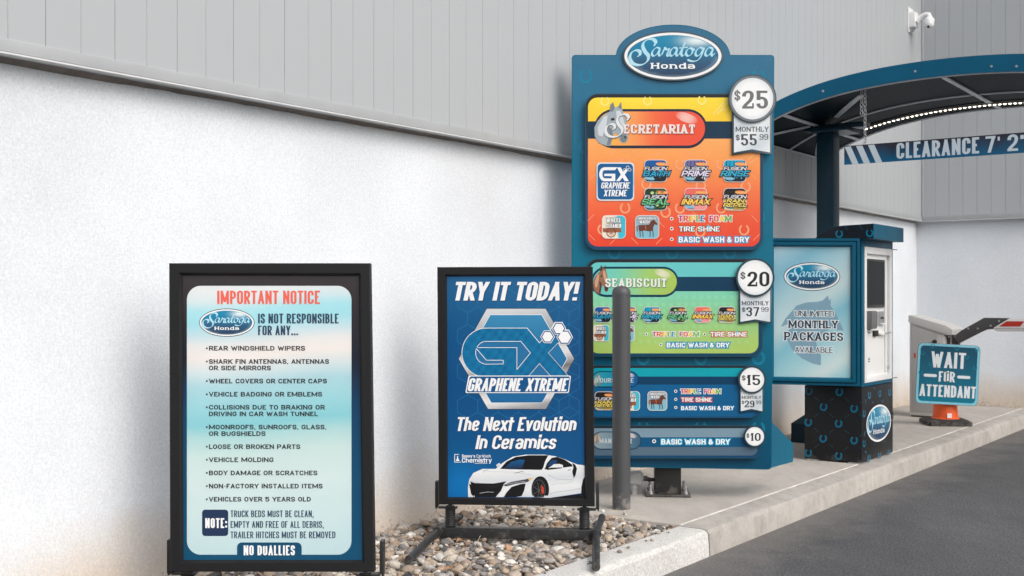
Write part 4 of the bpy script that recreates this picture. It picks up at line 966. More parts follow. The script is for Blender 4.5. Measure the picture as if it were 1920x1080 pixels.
sign_base(sign2, P2, (X2+.003, D2+.035), .160, A2, .322, {-1: [(-.045, .46, .020), (.035, -.42, .020)], 1: [(.005, .51, .016), (.02, -.46, .020)]})

# ================================================================== menu board
M_BLUE = mat('blue_powder_coat', (.0, .115, .200), .42, 0, bump=.05, bscale=250, var=.06, vscale=5, coat=0, spec=.25)
M_NAVYP = mat('dark_navy_edge', (.010, .050, .085), .3, 0, coat=.3)
M_BLK = mat('black_painted_post', (.012, .012, .013), .5, 0, bump=.1, bscale=150, var=.2, vscale=20)
menu = thing('menu_board', (.80, 5.92, 0), 'tall blue price board with four coloured panels and an oval logo on top', 'menu board')
AM = 4.7
PM = facing(.80, 5.86, 0, AM); PMb = PM
bl = [(1078, 103), (1155, 103)] + [(1262+107.5*math.cos(t), 106-60*math.sin(t)) for t in [math.radians(177-174*i/28) for i in range(29)]] + [(1369, 103)]
board = rpoly([(1072, 103)]+bl[1:-1]+[(1369, 103), (1452, 103), (1447.5, 880), (1071.5, 875)], 5, close=True) if False else \
    rrect(1072, 103, 1452, 120, (6, 6, 0, 0))
outline = [(1071.5, 874.5), (1072, 109), (1074, 104.5), (1078, 103), (1155.5, 103)]+bl[2:-1]+[(1368.5, 103), (1446, 103), (1450.5, 104.5), (1452, 109), (1447.5, 790), (1447, 874), (1445, 879), (1440, 880.5)]
slab('back_board', PM, outline, -.07, 0, M_BLUE, menu, bev=.003)
# printed skin on the board: blue with faint horseshoes and crossing dashes
pr = Print(PM, .0008)
skin = [(x+(1262-x)*.006, y+(490-y)*.004) for x, y in outline]
pr.grad(skin, lambda x, y: ramp([(46, pc(48, 108, 142)), (200, pc(36, 112, 146)), (300, pc(0, 108, 140)), (560, pc(0, 110, 138)), (700, pc(0, 96, 126)), (880, pc(0, 72, 104))], y), 0, 4, 14)  # paler, greyer blue at the top: sky reflection painted into the ink
DASH = pc(40, 128, 160)
for j in range(12):
    y = 143+j*66
    for i in range(4):
        x = 1098+i*108+(54 if j % 2 else 0)
        if x > 1440 or (y < 110) or y > 850: continue
        if not any(a-8 < x < b+8 and c-8 < y < d+8 for a, b, c, d in ((1168, 1356, 46, 150),)):
            pr.fill([shoe(x, y, 12.5, .34)], pc(12, 132, 166), 1); pr.fill([shoe(x, y, 10.3, .04)], pc(10, 96, 132), 2)
        for sx in (-1, 1):
            p, q = (x+sx*20, y+24), (x+sx*32, y+40)
            if 1078 < p[0] < 1442 and 1078 < q[0] < 1442 and q[1] < 868: pr.line([p, q], .9, DASH, 1)
pr.done('printed_skin', menu)
# skirt wings that flare back on both sides of the post
A_, B_ = PM.wp(1447, 878, -.03), Vector((1.475, 6.16, .135))
def wing(s, name):
    bm = bmesh.new()
    if s > 0: a0, a1 = PM.wp(1447, 877, -.004), PM.wp(1447, 791, -.004); b0 = Vector((1.478, 6.17, .142)); b1 = Vector((1.478, 6.17, .238))
    else: a0, a1 = PM.wp(1073, 874, -.004), PM.wp(1073, 791, -.004); b0 = Vector((.20, 6.28, .142)); b1 = Vector((.20, 6.28, .238))
    c0, c1 = Vector((PM.o.x+s*.25, 6.30, .142)), Vector((PM.o.x+s*.25, 6.30, .238)); d0, d1 = PM.wp(1262, 877, -.068), PM.wp(1262, 791, -.068)
    am = a0+(a1-a0)*.42
    v = [bm.verts.new(p) for p in (a0, b0, c0, d0, am, b1, c1, d1, a1)]
    for q in (v[2], v[3], v[6], v[7]): bm.verts.remove(q)
    sd2 = (b0-a0).cross(EZ).normalized()*(.006*s)
    w = [bm.verts.new(p-sd2) for p in (a0, b0, am, b1, a1)]; u_ = [v[0], v[1], v[4], v[5], v[8]]
    for A in (u_, w): bm.faces.new((A[0], A[1], A[3], A[2])); bm.faces.new((A[2], A[3], A[4]))
    for i, j in ((0, 1), (1, 3), (3, 4), (4, 2), (2, 0)): bm.faces.new((u_[i], u_[j], w[j], w[i]))
    from_bm(name, bm, M_BLUE, menu)
wing(1, 'base_wing'); wing(-1, 'base_wing')
pc0 = Vector((.795, 6.005, 0)); axm = PM.ax; nm = PM.n
box('post', pc0, axm, nm, EZ, (-.066, .066, -.066, .066, .012, .16), M_BLK, menu, .004)
box('base_plate', pc0, axm, nm, EZ, (-.112, .112, -.105, .105, .001, .013), M_DSTEEL, menu, .002)
def bolt(c, parent, h=.045, r=.007, m=M_STEEL):
    lathe('bolt', c, EZ, [(.001, 0), (r*2.0, 0), (r*2.0, .003), (r*1.75, .004), (r*1.7, .013), (r, .014), (r, h*.62), (r*.6, h*.66), (r*.6, h*.75), (r*.95, h*.78), (r*.9, h), (.001, h+.001)], m, parent, 12)
for sx in (-.088, .088):
    for sy in (-.08, .08): bolt(pc0+axm*sx+nm*sy+EZ*.0132, menu)
tube('cable_gland', [pc0-axm*.066+EZ*.075+nm*.01, pc0-axm*.10+EZ*.074+nm*.01], .009, M_BLK, menu)

def disc(name, cx, cy, r, h0, h1, m, bev=.002): return slab(name, PM, ellipse(cx, cy, r, r, 48), h0, h1, m, menu, bev)
M_PTAG = mat('price_tag_rim', (.016, .045, .065), .3, 0, coat=.4)
DIM = pc(24, 34, 44)
CB = pc(20, 128, 190)
def dollar(pr, s, x0, x1, y0, y1, col, wt=.19, ser=.05, layer=3): pr.text(s, x0, x1, y0, y1, wt, col, layer, th=wt*.62, ser=ser, sp=.09+ser, r=.30)
def bullet(pr, x, y, r=3.3):
    pr.flush('lettering', p); pr.fill([ellipse(x, y, r, r, 16)], WHITE, 3); pr.fill([ellipse(x, y, r*.55, r*.55, 14)], pc(30, 38, 48), 4); pr.flush('bullet', p)
SHB = None
def caption(pr, t, x0, x1, y0, y1, back, ex=1.6, fill=WHITE):
    pr.text(t, x0, x1, y0, y1, .24, back, 3, th=.19, sp=.10, r=.2, ex=ex); pr.text(t, x0, x1, y0, y1, .245, fill, 4, th=.19, sp=.10, r=.2)
    if back != SHB: pr.flush('lettering', p)
RB = [pc(198, 60, 120), pc(226, 92, 60), pc(240, 160, 50), pc(245, 205, 70), pc(120, 180, 90), pc(40, 140, 180), pc(40, 84, 150)]
def rainbow(pr, t, x0, x1, y0, y1):
    pr.text(t, x0, x1, y0, y1, .26, WHITE, 3, th=.2, sp=.08, r=.2, ex=1.1)
    cols = {}
    pr.text(t, x0, x1, y0, y1, .27, lambda ch, x: RB[min(6, int((x-x0)/(x1-x0)*7))], 4, th=.20, sp=.08, r=.2, split=True)
    pr.flush('lettering', p)
def shine(pr, x0, x1, y0, y1, back): 
    caption(pr, 'TIRE SHINE', x0, x1, y0, y1, back, 1.5 if back != pc(60, 60, 70) else 1.0)
    x, y, s = x0+(x1-x0)*.72, y0-.1, (y1-y0)*.5
    pr.fill([[(x, y-s), (x+s*.25, y-s*.2), (x+s, y), (x+s*.25, y+s*.2), (x, y+s), (x-s*.25, y+s*.2), (x-s, y), (x-s*.25, y-s*.2)]], pc(90, 205, 225), 6)
# small square badges
KIND = {'BATH': (pc(20, 90, 160), pc(30, 34, 38), pc(40, 160, 200)), 'PRIME': (pc(112, 108, 160), pc(34, 34, 38), pc(222, 216, 238)), 'RINSE': (pc(10, 165, 205), pc(24, 40, 46), pc(50, 170, 205)),
        'SEAL': (pc(36, 62, 44), pc(40, 60, 36), pc(110, 200, 140)), 'INMAX': (pc(236, 110, 100), pc(238, 150, 150), pc(250, 206, 90)), 'RAIN': (pc(34, 34, 34), pc(240, 200, 80), pc(245, 220, 110))}
def badge(plane, cx, cy, s, kind, parent):
    """s = half the side of the square, in pixels"""
    pr = Print(plane, .0372); top, bot, word = KIND[kind]; rs = random.Random(hash_(kind))
    pr.fill([rrect(cx-s-1, cy-s-.6, cx+s+1, cy+s+.6, s*.42)], pc(218, 216, 220), 2)
    pr.grad(rrect(cx-s+.2, cy-s+.6, cx+s-.2, cy+s-.6, s*.36), lambda x, y: mixc(top, bot, ((y-cy)/s+.1)*3), 3, 3, 8)
    if kind in ('PRIME', 'RINSE'):
        for k in range(6): x = cx-s*.8+s*1.6*k/5+rs.uniform(-1, 1); pr.fill([[(x, cy-s*.93), (x+s*.09, cy-s*.93), (x+s*.09, cy-s*.1), (x, cy-s*.1)]], mixc(top, BLACK, rs.uniform(.4, .9)), 4)
    if kind in ('BATH', 'PRIME', 'RINSE'):
        for k in range(6): x = cx-s*.35+s*1.1*k/5+rs.uniform(-.6, .6); l = rs.uniform(.25, .85)*s; pr.fill([rrect(x, cy, x+s*.13, cy+l, s*.06, 3)], word, 4)
    if kind == 'SEAL':
        for k in range(16): x, y, r = cx+rs.uniform(-.7, .8)*s, cy+rs.choice((-1, 1))*rs.uniform(.4, .8)*s, rs.uniform(.09, .24)*s; pr.fill([ellipse(x, y, r, r*.8, 7, rs.uniform(0, 3))], rs.choice((pc(110, 180, 110), pc(70, 120, 70), pc(190, 220, 150))), 4+k % 2)
    if kind == 'INMAX':
        for k in range(7): x = cx-s*.85+s*1.7*k/6; h = rs.uniform(.25, .6)*s; pr.fill([[(x-s*.13, cy-s*.1), (x, cy-s*.1-h), (x+s*.13, cy-s*.1)]], pc(250, 200, 90), 4)
    if kind == 'RAIN':
        for i in range(9):
            for j in range(4): x, y, r = cx-s*.1+i*s*.115, cy+s*.5+j*s*.13, s*.045; pr.fill([[(x-r, y-r), (x+r, y-r), (x+r, y+r), (x-r, y+r)]], pc(70, 60, 30), 4)
    pr.grad(ellipse(cx+s*.52, cy-s*.62, s*.52, s*.18, 18, .08), lambda x, y: mixc(pc(255, 215, 130), pc(226, 80, 50), abs((y-(cy-s*.62))/(s*.17))), 5, 5, 3)
    pr.grad(ellipse(cx-s*.55, cy+s*.68, s*.46, s*.19, 18, .25), lambda x, y: mixc(pc(170, 225, 240), pc(20, 120, 165), abs((y-(cy+s*.68))/(s*.17))), 5, 5, 3)
    e = .14*s/2
    def wd(t, x0, x1, y0, y1, c, w=.26):
        pr.text(t, cx+x0*s, cx+x1*s, cy+y0*s, cy+y1*s, w, pc(26, 34, 44), 6, th=w*.7, slant=.35, sp=.08, r=.25, ex=e); pr.text(t, cx+x0*s, cx+x1*s, cy+y0*s, cy+y1*s, w, c, 7, th=w*.7, slant=.35, sp=.08, r=.25)
    wd('FUSION', -1.05, 1.1, -.38, -.06, pc(232, 232, 240), .22)
    if kind == 'RAIN': wd('RAIN', -.78, .9, -.02, .32, word, .26); wd('REPEL', -1.1, 1.2, .36, .70, word, .26)
    else: wd(kind, -1.35 if kind != 'BATH' else -1.2, 1.4, -.02, .50, word, .26)
    pr.done('badge', parent, at=plane.wp(cx, cy, .037))
def hash_(s): return sum(ord(c)*(i+3) for i, c in enumerate(s))
def pictogram(plane, x0, y0, x1, y1, which, parent):
    pr = Print(plane, .0372); X = lambda t: x0+(x1-x0)*t; Y = lambda t: y0+(y1-y0)*t
    pr.fill([rrect(x0-1, y0-1, x1+1, y1+1, (x1-x0)*.2)], pc(232, 226, 220), 2)
    if which == 'wheel':
        pr.grad(rrect(x0, y0, x1, y1, (x1-x0)*.18), lambda x, y: pc(238, 226, 206) if (x-x0)/(x1-x0)+.12*math.sin((y-y0)/(y1-y0)*5) < .6 else pc(60, 190, 214), 3, 14, 8)
        pr.fill([[(X(.0), Y(.56)), (X(.8), Y(.56)), (X(.84), Y(.74)), (X(.04), Y(.74))]], pc(150, 92, 66), 4)
        pr.line(ellipse(X(.38), Y(.76), (x1-x0)*.19, (x1-x0)*.19, 20), 1.5, pc(120, 64, 44), 5, closed=True)
        for k in range(4):
            a = k*math.pi/4; r = (x1-x0)*.18; pr.line([(X(.38)-r*math.cos(a), Y(.76)-r*math.sin(a)), (X(.38)+r*math.cos(a), Y(.76)+r*math.sin(a))], .8, pc(170, 110, 80), 6)
        for t, a, b in (('WHEEL', .10, .30), ('CLEANER', .36, .54)):
            pr.text(t, X(.17), X(.82), Y(a), Y(b), .2, pc(120, 110, 104), 6, th=.16, sp=.1, r=.1, ex=.8); pr.text(t, X(.17), X(.82), Y(a), Y(b), .2, WHITE, 7, th=.16, sp=.1, r=.1)
    else:
        pr.grad(rrect(x0, y0, x1, y1, (x1-x0)*.18), lambda x, y: mixc(pc(160, 176, 188), pc(120, 190, 212), (y-y0)/(y1-y0)), 3, 3, 6)
        B = pc(106, 60, 46)
        pr.fill([[(X(a), Y(b)) for a, b in ((.14, .42), (.58, .40), (.66, .24), (.80, .18), (.86, .26), (.96, .36), (.92, .42), (.82, .38), (.76, .54), (.76, .66), (.60, .70), (.34, .66), (.20, .70), (.12, .60))]], B, 4)
        for a, b, c, d in ((.16, .60, .20, .94), (.28, .62, .32, .94), (.62, .64, .62, .94), (.73, .62, .76, .94)): pr.line([(X(a), Y(b)), ((X(a)+X(c))/2+.6, Y(.78)), (X(c), Y(d))], 1.4, pc(74, 52, 46), 5)
        pr.line([(X(.14), Y(.44)), (X(.06), Y(.5)), (X(.07), Y(.7))], 2.0, pc(140, 84, 56), 5); pr.line([(X(.42), Y(.42)), (X(.44), Y(.62))], 1.4, pc(214, 110, 70), 6)
        for t, a, b, c, d in (('UNDERCARRIAGE', .10, .90, .07, .17), ('WASH', .16, .60, .20, .35)):
            pr.text(t, X(a), X(b), Y(c), Y(d), .2, pc(120, 126, 134), 6, th=.16, sp=.1, r=.1, ex=.6); pr.text(t, X(a), X(b), Y(c), Y(d), .2, WHITE, 7, th=.16, sp=.1, r=.1)
    pr.done('badge', parent, at=plane.wp((x0+x1)/2, (y0+y1)/2, .037))
def gx_badge(plane, x0, y0, x1, y1, parent):
    pr = Print(plane, .0372)
    pr.grad(rrect(x0-.5, y0-.5, x1+.5, y1+.5, 8), lambda x, y: mixc(pc(150, 200, 225), pc(225, 232, 236), abs((y-340)/36)), 2, 2, 6); pr.fill([rrect(x0+2, y0+2, x1-2, y1-2, 7)], pc(18, 92, 148), 3)
    def fx(x, y): return (1080+x/5.053, 270+y/5.053)
    q = lambda ps: [fx(*p) for p in ps]
    pr.fill([q([(390, 220), (262, 220)]+arc(268, 287, 48, 66, 90, 270, 12)+[(372, 352), (372, 282), (268, 282), (268, 304), (338, 304), (338, 326), (274, 326)]+arc(274, 286, 24, 40, 250, 110, 8)+[(370, 248)])], WHITE, 4)
    pr.fill([q([(388, 222), (424, 222), (446, 262), (474, 236), (492, 250), (462, 290), (500, 352), (462, 352), (440, 318), (412, 352), (380, 352), (424, 292)])], WHITE, 5)
    for cx, cy in ((490, 222), (508, 244), (464, 246)): pr.line(q(hexa(cx, cy, 15)), .7, WHITE, 6, closed=True)
    for t, a, b, c, d in (('GRAPHENE', 236, 514, 364, 422), ('XTREME', 262, 486, 434, 496)):
        (X0, Y0), (X1, Y1) = fx(a, c), fx(b, d); pr.text(t, X0, X1, Y0, Y1, .19, WHITE, 6, th=.13, slant=.14, sp=.08, r=.2)
    pr.done('badge', parent, at=plane.wp((x0+x1)/2, (y0+y1)/2, .037))

def price(num, cents, cx, cy, R, r_in, xs, rib, numcol, parts):
    """round price disc, and under it the ribbon with the monthly price"""
    if rib:
        x0, x1, yb, yn, bd = rib
        pts = [(x0, cy+R*.4), (x1, cy+R*.4), (x1, yb), ((x0+x1)/2, yn), (x0, yb)]
        rb = slab('price_ribbon', PM, pts, .030, .046, M_PTAG, menu, .0015)
        pr = Print(PM, .0466); ins = [(x0+bd, cy+R*.5), (x1-bd, cy+R*.5), (x1-bd, yb-bd*1.3), ((x0+x1)/2, yn-bd*1.25), (x0+bd, yb-bd*1.3)]
        pr.grad(ins, lambda x, y: mixc(pc(232, 238, 242), pc(205, 216, 224), .5+.5*math.sin((x+y)*.09)), 0, 4, 6)
        TX = pc(52, 58, 64) if num != '25' else pc(70, 74, 80)
        for t, a, b, c, d, kind in parts:
            if kind == 'm': pr.text(t, a, b, c, d, .175, TX, 2, th=.13, ser=.05, sp=.17, r=.3)
            else: dollar(pr, t, a, b, c, d, TX, {'s': .17, 'n': .20, 'c': .16, 'd': .3}[kind], {'s': 0, 'n': .05, 'c': .02, 'd': 0}[kind], 2)
            if kind != 'd': pr.flush('lettering', rb)
        pr.done('lettering', rb)
    dk = slab('price_disc', PM, ellipse(cx, cy, R, R, 56), .036, .056, M_PTAG, menu, .002)
    pr = Print(PM, .0566)
    if num == '25': pr.fill([ellipse(cx, cy, R*.96, R*.96, 48)], pc(118, 124, 130), 0)
    pr.grad(ellipse(cx, cy, r_in, r_in, 48), lambda x, y: mixc(pc(246, 249, 250), pc(214, 222, 228), max(0, math.hypot(x-cx, y-cy)/r_in-.8)*4), 1, 8, 8)
    (a, b, c, d), (e, f, g, h) = xs
    dollar(pr, '$', a, b, c, d, numcol, .15, 0, 3); pr.flush('lettering', dk); dollar(pr, num, e, f, g, h, numcol, .21, .055, 3)
    pr.done('lettering', dk)
def pill(pr, x0, y0, x1, y1, bd, colfn, layer=2, gloss=True, dark=None):
    r = (y1-y0)/2; pr.fill([rrect(x0, y0, x1, y1, r, 10)], dark or DIM, layer); i = bd
    pr.grad(rrect(x0+i, y0+i, x1-i*.9, y1-i*1.1, r-i, 10), colfn, layer+1, 14, 6)
    if gloss: pr.grad(ellipse(x1-r*1.05, y0+r*.45, r*.62, r*.24, 16, .35), lambda x, y: mixc(colfn(x, y), pc(255, 240, 235), max(0, .62-.62*(((x-(x1-r*1.05))/(r*.62))**2+((y-(y0+r*.45))/(r*.5))**2))), layer+2, 7, 5)
def panel(name_cols, outer, inner, r_o, r_i, parent=menu):
    """raised graphics panel with a dark rolled rim"""
    return slab('menu_panel', PM, rrect(*outer, r_o, 10), .002, .034, M_NAVYP, menu, .011, 4)
FS = pc(250, 176, 130)

# ---- top panel
p = panel(0, (1097, 175.5, 1431, 469), 0, 24, 18); tag(p, 'orange and yellow panel for the $25 wash')
pr = Print(PM, .0345)
RIMT, RIMB = pc(34, 34, 38), pc(22, 74, 108)
pr.grad(rrect(1098.5, 177, 1429.5, 467.5, 23, 10), lambda x, y: mixc(RIMT, RIMB, (y-180)/200), 0, 2, 14)
inn = rrect(1102.5, 183, 1425, 462, 18, 10)
oc = lambda x, y: ramp([(183, pc(252, 222, 60)), (227, pc(252, 212, 52)), (227.1, pc(8, 62, 90)), (260, pc(8, 62, 90)), (260.1, pc(252, 176, 102)), (300, pc(250, 160, 88)), (350, pc(244, 128, 76)), (400, pc(238, 96, 62)), (462, pc(232, 72, 50))], y)
clip = lambda y0, y1: [q for q in inn]
# bands are clipped by laying them one over another
pr.grad(inn, lambda x, y: ramp([(260, pc(252, 176, 102)), (300, pc(250, 160, 88)), (350, pc(244, 128, 76)), (400, pc(238, 96, 62)), (462, pc(232, 70, 48))], y), 1, 3, 16)
pr.grad(rrect(1102.5, 183, 1425, 227.5, (18, 18, 0, 0), 10), lambda x, y: mixc(pc(253, 226, 66), pc(252, 208, 50), (y-183)/44), 2, 2, 3)
pr.fill([rrect(1102.5, 227.5, 1425, 260, 0)], pc(3, 48, 74), 2)
for x, y in ((1134, 190), (1214, 189), (1316, 188), (1355, 226), (1316, 272), (1173, 305), (1212, 345), (1275, 308), (1275, 390), (1352, 308), (1314, 348), (1398, 350), (1172, 390), (1352, 390), (1130, 430), (1395, 431), (1313, 434), (1248, 398)):
    y_lo, y_hi = y-9, y+9
    if y < 200: pr.fill([shoe(x, y, 8.5, .34)], pc(253, 236, 130), 3)
    elif y > 280: pr.fill([shoe(x, y, 10, .30)], FS, 3); pr.line(shoe(x, y, 8.9, .03)[:17], .5, pc(238, 120, 80), 4)
for k, (x, y) in enumerate(((1150, 285), (1192, 288), (1234, 288), (1290, 286), (1330, 288), (1398, 300), (1112, 330), (1412, 330), (1108, 408), (1110, 445), (1150, 452), (1190, 452), (1236, 452), (1300, 398), (1380, 380), (1415, 410), (1418, 445), (1240, 420))):
    s = 1 if k % 2 else -1; pr.line([(x-6*s, y-6), (x+6*s, y+6)], .9, FS, 3)
for x, y, x2, y2 in ((1338, 214, 1362, 186), (1344, 214, 1366, 190), (1350, 208, 1362, 204), (1402, 300, 1418, 284), (1406, 306, 1420, 296)): pr.line([(x, y), (x2, y2)], 1.2, pc(255, 232, 160) if y < 250 else pc(255, 190, 150), 4)
pill(pr, 1114, 204.5, 1326, 278, 4.6, lambda x, y: ramp([(1119, pc(252, 196, 66)), (1185, pc(248, 160, 92)), (1225, pc(242, 112, 70)), (1262, pc(238, 88, 62)), (1322, pc(236, 84, 58))], x), 4, dark=pc(26, 42, 62))
face1 = pr.done('panel_face', p)
pr = Print(PM, .0345); fx = T(1060, 30, 1/4.155); horse_head(pr, lambda x, y: (1060+x/4.155, 30+y/4.155), GREYH, 8); pr.done('horse_picture', p)
pr = Print(PM, .0345)
for dx, dy, c, ly in ((.9, 1.0, pc(150, 70, 50), 12), (0, 0, pc(240, 226, 222), 13)):
    pr.text('ECRETARIAT', 1169.5+dx, 1303+dx, 233.5+dy, 250.5+dy, .25, c, ly, th=.16, ser=.07, sp=.15, r=.25)
def fS(ox, oy): return lambda x, y: (1135+ox+(x-500)*.215, 214.5+oy+(y-178)*.207)
for o, c, ly, wf in (((.9, .9), pc(90, 96, 104), 14, 1.0), ((0, 0), pc(226, 230, 234), 15, .9)):
    tmp = SCRIPT; SCRIPT = tmp[:1]; script(pr, fS(*o), c, ly, 1, wf*1.1); SCRIPT = tmp
bullet(pr, 1259.5, 410); bullet(pr, 1259.5, 428.7); bullet(pr, 1259.5, 448.5)
rainbow(pr, 'TRIPLE', 1272, 1321, 404, 415.5); rainbow(pr, 'FOAM', 1330, 1372, 404, 415.5)
shine(pr, 1273, 1349.7, 424.4, 434, pc(60, 60, 70)); caption(pr, 'BASIC WASH & DRY', 1272.5, 1404.5, 444, 454.5, pc(60, 150, 200), 1.8)
pr.done('lettering', p)
gx_badge(PM, 1118.8, 305, 1188.8, 376, p)
for (x, y), k in zip(((1229.5, 320.5), (1304.5, 320.5), (1378, 320.5), (1229.5, 373.5), (1304.5, 373.5), (1378, 373.5)), ('BATH', 'PRIME', 'RINSE', 'SEAL', 'INMAX', 'RAIN')): badge(PM, x, y, 20.5, k, p)
pictogram(PM, 1129.5, 404.5, 1172.5, 446.5, 'wheel', p); pictogram(PM, 1192, 404.5, 1235, 446.5, 'under', p)
price('25', 1, 1411, 185, 45, 39, ((1377, 1388, 168, 190.5), (1391.6, 1440, 170, 203.6)), (1372.5, 1447.3, 290.5, 284.5, 3.6), pc(112, 114, 118),  # numerals greyed: washed-out sky reflection painted into their colour
      [('MONTHLY', 1379.5, 1441, 237.5, 246.8, 'm'), ('$', 1379.5, 1387, 252, 264, 's'), ('55', 1389.5, 1419, 251.5, 272.8, 'n'), ('.', 1421, 1424, 269.5, 272.8, 'd'), ('99', 1424, 1440.5, 251.5, 262, 'c')])

# ---- second panel
p = panel(0, (1099, 485, 1430, 669), 0, 22, 16); tag(p, 'green and teal panel for the $20 wash')
pr = Print(PM, .0345)
pr.grad(rrect(1100.5, 486.5, 1428.5, 667.5, 21, 10), lambda x, y: mixc(pc(34, 34, 38), pc(10, 66, 98), (y-488)/100), 0, 2, 10)
inn = rrect(1105, 492, 1422, 662.5, 17, 10)
pr.grad(inn, lambda x, y: ramp([(545, pc(128, 212, 184)), (585, pc(140, 208, 150)), (625, pc(166, 204, 116)), (662, pc(172, 202, 104))], y), 1, 3, 14)
for i in range(22):
    for j in range(8):
        x, y = 1112+i*14.2, 553+j*14
        if x < 1408 and y < 646: pr.fill([rrect(x, y, x+8, y+8, 3, 3)], ramp([(545, pc(134, 216, 187)), (600, pc(152, 212, 142)), (662, pc(175, 207, 112))], y), 2)
pr.grad(rrect(1105, 492, 1422, 519, (17, 17, 0, 0), 10), lambda x, y: pc(104, 200, 200), 2, 2, 2); pr.fill([rrect(1105, 519, 1422, 546, 0)], pc(2, 58, 88), 2)
pill(pr, 1108, 500, 1272.5, 557, 4.0, lambda x, y: ramp([(1112, pc(96, 196, 200)), (1160, pc(120, 206, 176)), (1215, pc(160, 204, 112)), (1268, pc(170, 200, 88))], x), 3, dark=pc(6, 60, 84))
pr.done('panel_face', p)
pr = Print(PM, .0345); horse_head(pr, lambda x, y: (1112.6+(x-228)*.108, 496.6+(y-670)*.158), BAYH, 7); pr.done('horse_picture', p)
pr = Print(PM, .0345)
for dx, dy, c, ly in ((.8, .9, pc(70, 110, 90), 11), (0, 0, pc(232, 238, 230), 12)): pr.text('SEABISCUIT', 1135+dx, 1250+dx, 522+dy, 538.3+dy, .23, c, ly, th=.15, ser=.06, sp=.16, r=.25)
bullet(pr, 1212, 626.5, 2.8); bullet(pr, 1321, 626.5, 2.8); bullet(pr, 1239, 646, 2.8)
rainbow(pr, 'TRIPLE', 1223, 1266, 622, 631); rainbow(pr, 'FOAM', 1274, 1311, 622, 631); shine(pr, 1332, 1400.5, 622.5, 631, pc(190, 84, 68)); caption(pr, 'BASIC WASH & DRY', 1250, 1367.5, 642.5, 651.5, pc(30, 150, 190), 2.0)
pr.done('lettering', p)
for x, k in zip((1130, 1177, 1222, 1271, 1317.5, 1362.5), ('BATH', 'PRIME', 'RINSE', 'SEAL', 'INMAX', 'RAIN')): badge(PM, x, 590, 14.6, k, p)
pictogram(PM, 1113.5, 610, 1141.5, 639, 'wheel', p); pictogram(PM, 1161, 610, 1189, 639, 'under', p)
price('20', 1, 1416, 520.5, 36.3, 32.6, ((1388.5, 1397.5, 509, 524.5), (1401.5, 1442.5, 509.5, 537)), (1385.5, 1446.8, 607.2, 602.2, 2.8), pc(40, 42, 46),
      [('MONTHLY', 1391, 1441, 564.5, 572.3, 'm'), ('$', 1391.3, 1397.5, 575.8, 585.5, 's'), ('37', 1399, 1423.5, 576, 593, 'n'), ('.', 1425, 1427.5, 590.3, 593, 'd'), ('99', 1427, 1441, 575.8, 584.5, 'c')])

# ---- third panel
p = panel(0, (1100, 685, 1424, 784), 0, 18, 14); tag(p, 'blue panel for the $15 wash')
pr = Print(PM, .0345)
pr.grad(rrect(1101.5, 686.5, 1422.5, 782.5, 17, 10), lambda x, y: mixc(pc(34, 34, 38), pc(6, 84, 134), (y-690)/60), 0, 2, 8)
pr.grad(rrect(1105, 690, 1419, 780, 14, 10), lambda x, y: mixc(pc(6, 96, 150), pc(10, 92, 140), (y-720)/60), 1, 2, 6)
pr.fill([rrect(1105, 690, 1419, 706, (14, 14, 0, 0), 8)], pc(4, 160, 176), 2); pr.fill([rrect(1105, 706, 1419, 721, 0)], pc(2, 60, 96), 2)
pill(pr, 1110, 696, 1197.5, 726.5, 1.8, lambda x, y: mixc(pc(40, 170, 190), pc(8, 84, 150), (x-1112)/84), 3, dark=pc(6, 50, 84))
pr.done('panel_face', p)
pr = Print(PM, .0345); horse_head(pr, lambda x, y: (1113+(x-228)*.055, 699+(y-670)*.075), (pc(120, 130, 130), pc(150, 165, 160), pc(190, 200, 190)), 7); pr.done('horse_picture', p)
pr = Print(PM, .0345)
pr.text('FOURSQUARE', 1119, 1187.5, 709, 717.3, .18, pc(206, 226, 232), 11, th=.13, ser=.05, sp=.18, r=.25)
for y in (733.6, 748.7, 764): bullet(pr, 1267, y, 2.9)
rainbow(pr, 'TRIPLE', 1276, 1313.5, 729.5, 738); rainbow(pr, 'FOAM', 1320, 1351.5, 729.5, 738); shine(pr, 1277.5, 1334.5, 745.6, 753.2, pc(196, 66, 72)); caption(pr, 'BASIC WASH & DRY', 1277, 1376, 761.3, 769, pc(20, 120, 175), 1.2)
pr.done('lettering', p)
badge(PM, 1133, 751.5, 17, 'RAIN', p); pictogram(PM, 1164.5, 734.5, 1199, 769, 'wheel', p); pictogram(PM, 1215, 734.5, 1250, 769, 'under', p)
price('15', 1, 1410, 712, 26.2, 22.8, ((1391.3, 1398, 703, 714.3), (1400, 1425.5, 703, 722)), (1387, 1431.3, 773.6, 769.2, 2.0), pc(40, 42, 46),
      [('MONTHLY', 1391, 1427, 742.3, 748, 'm'), ('$', 1391, 1395, 750.8, 758, 's'), ('29', 1396, 1414.5, 751, 763.6, 'n'), ('.', 1415.5, 1417.5, 761.4, 763.6, 'd'), ('99', 1417, 1427.3, 750.8, 757.5, 'c')])

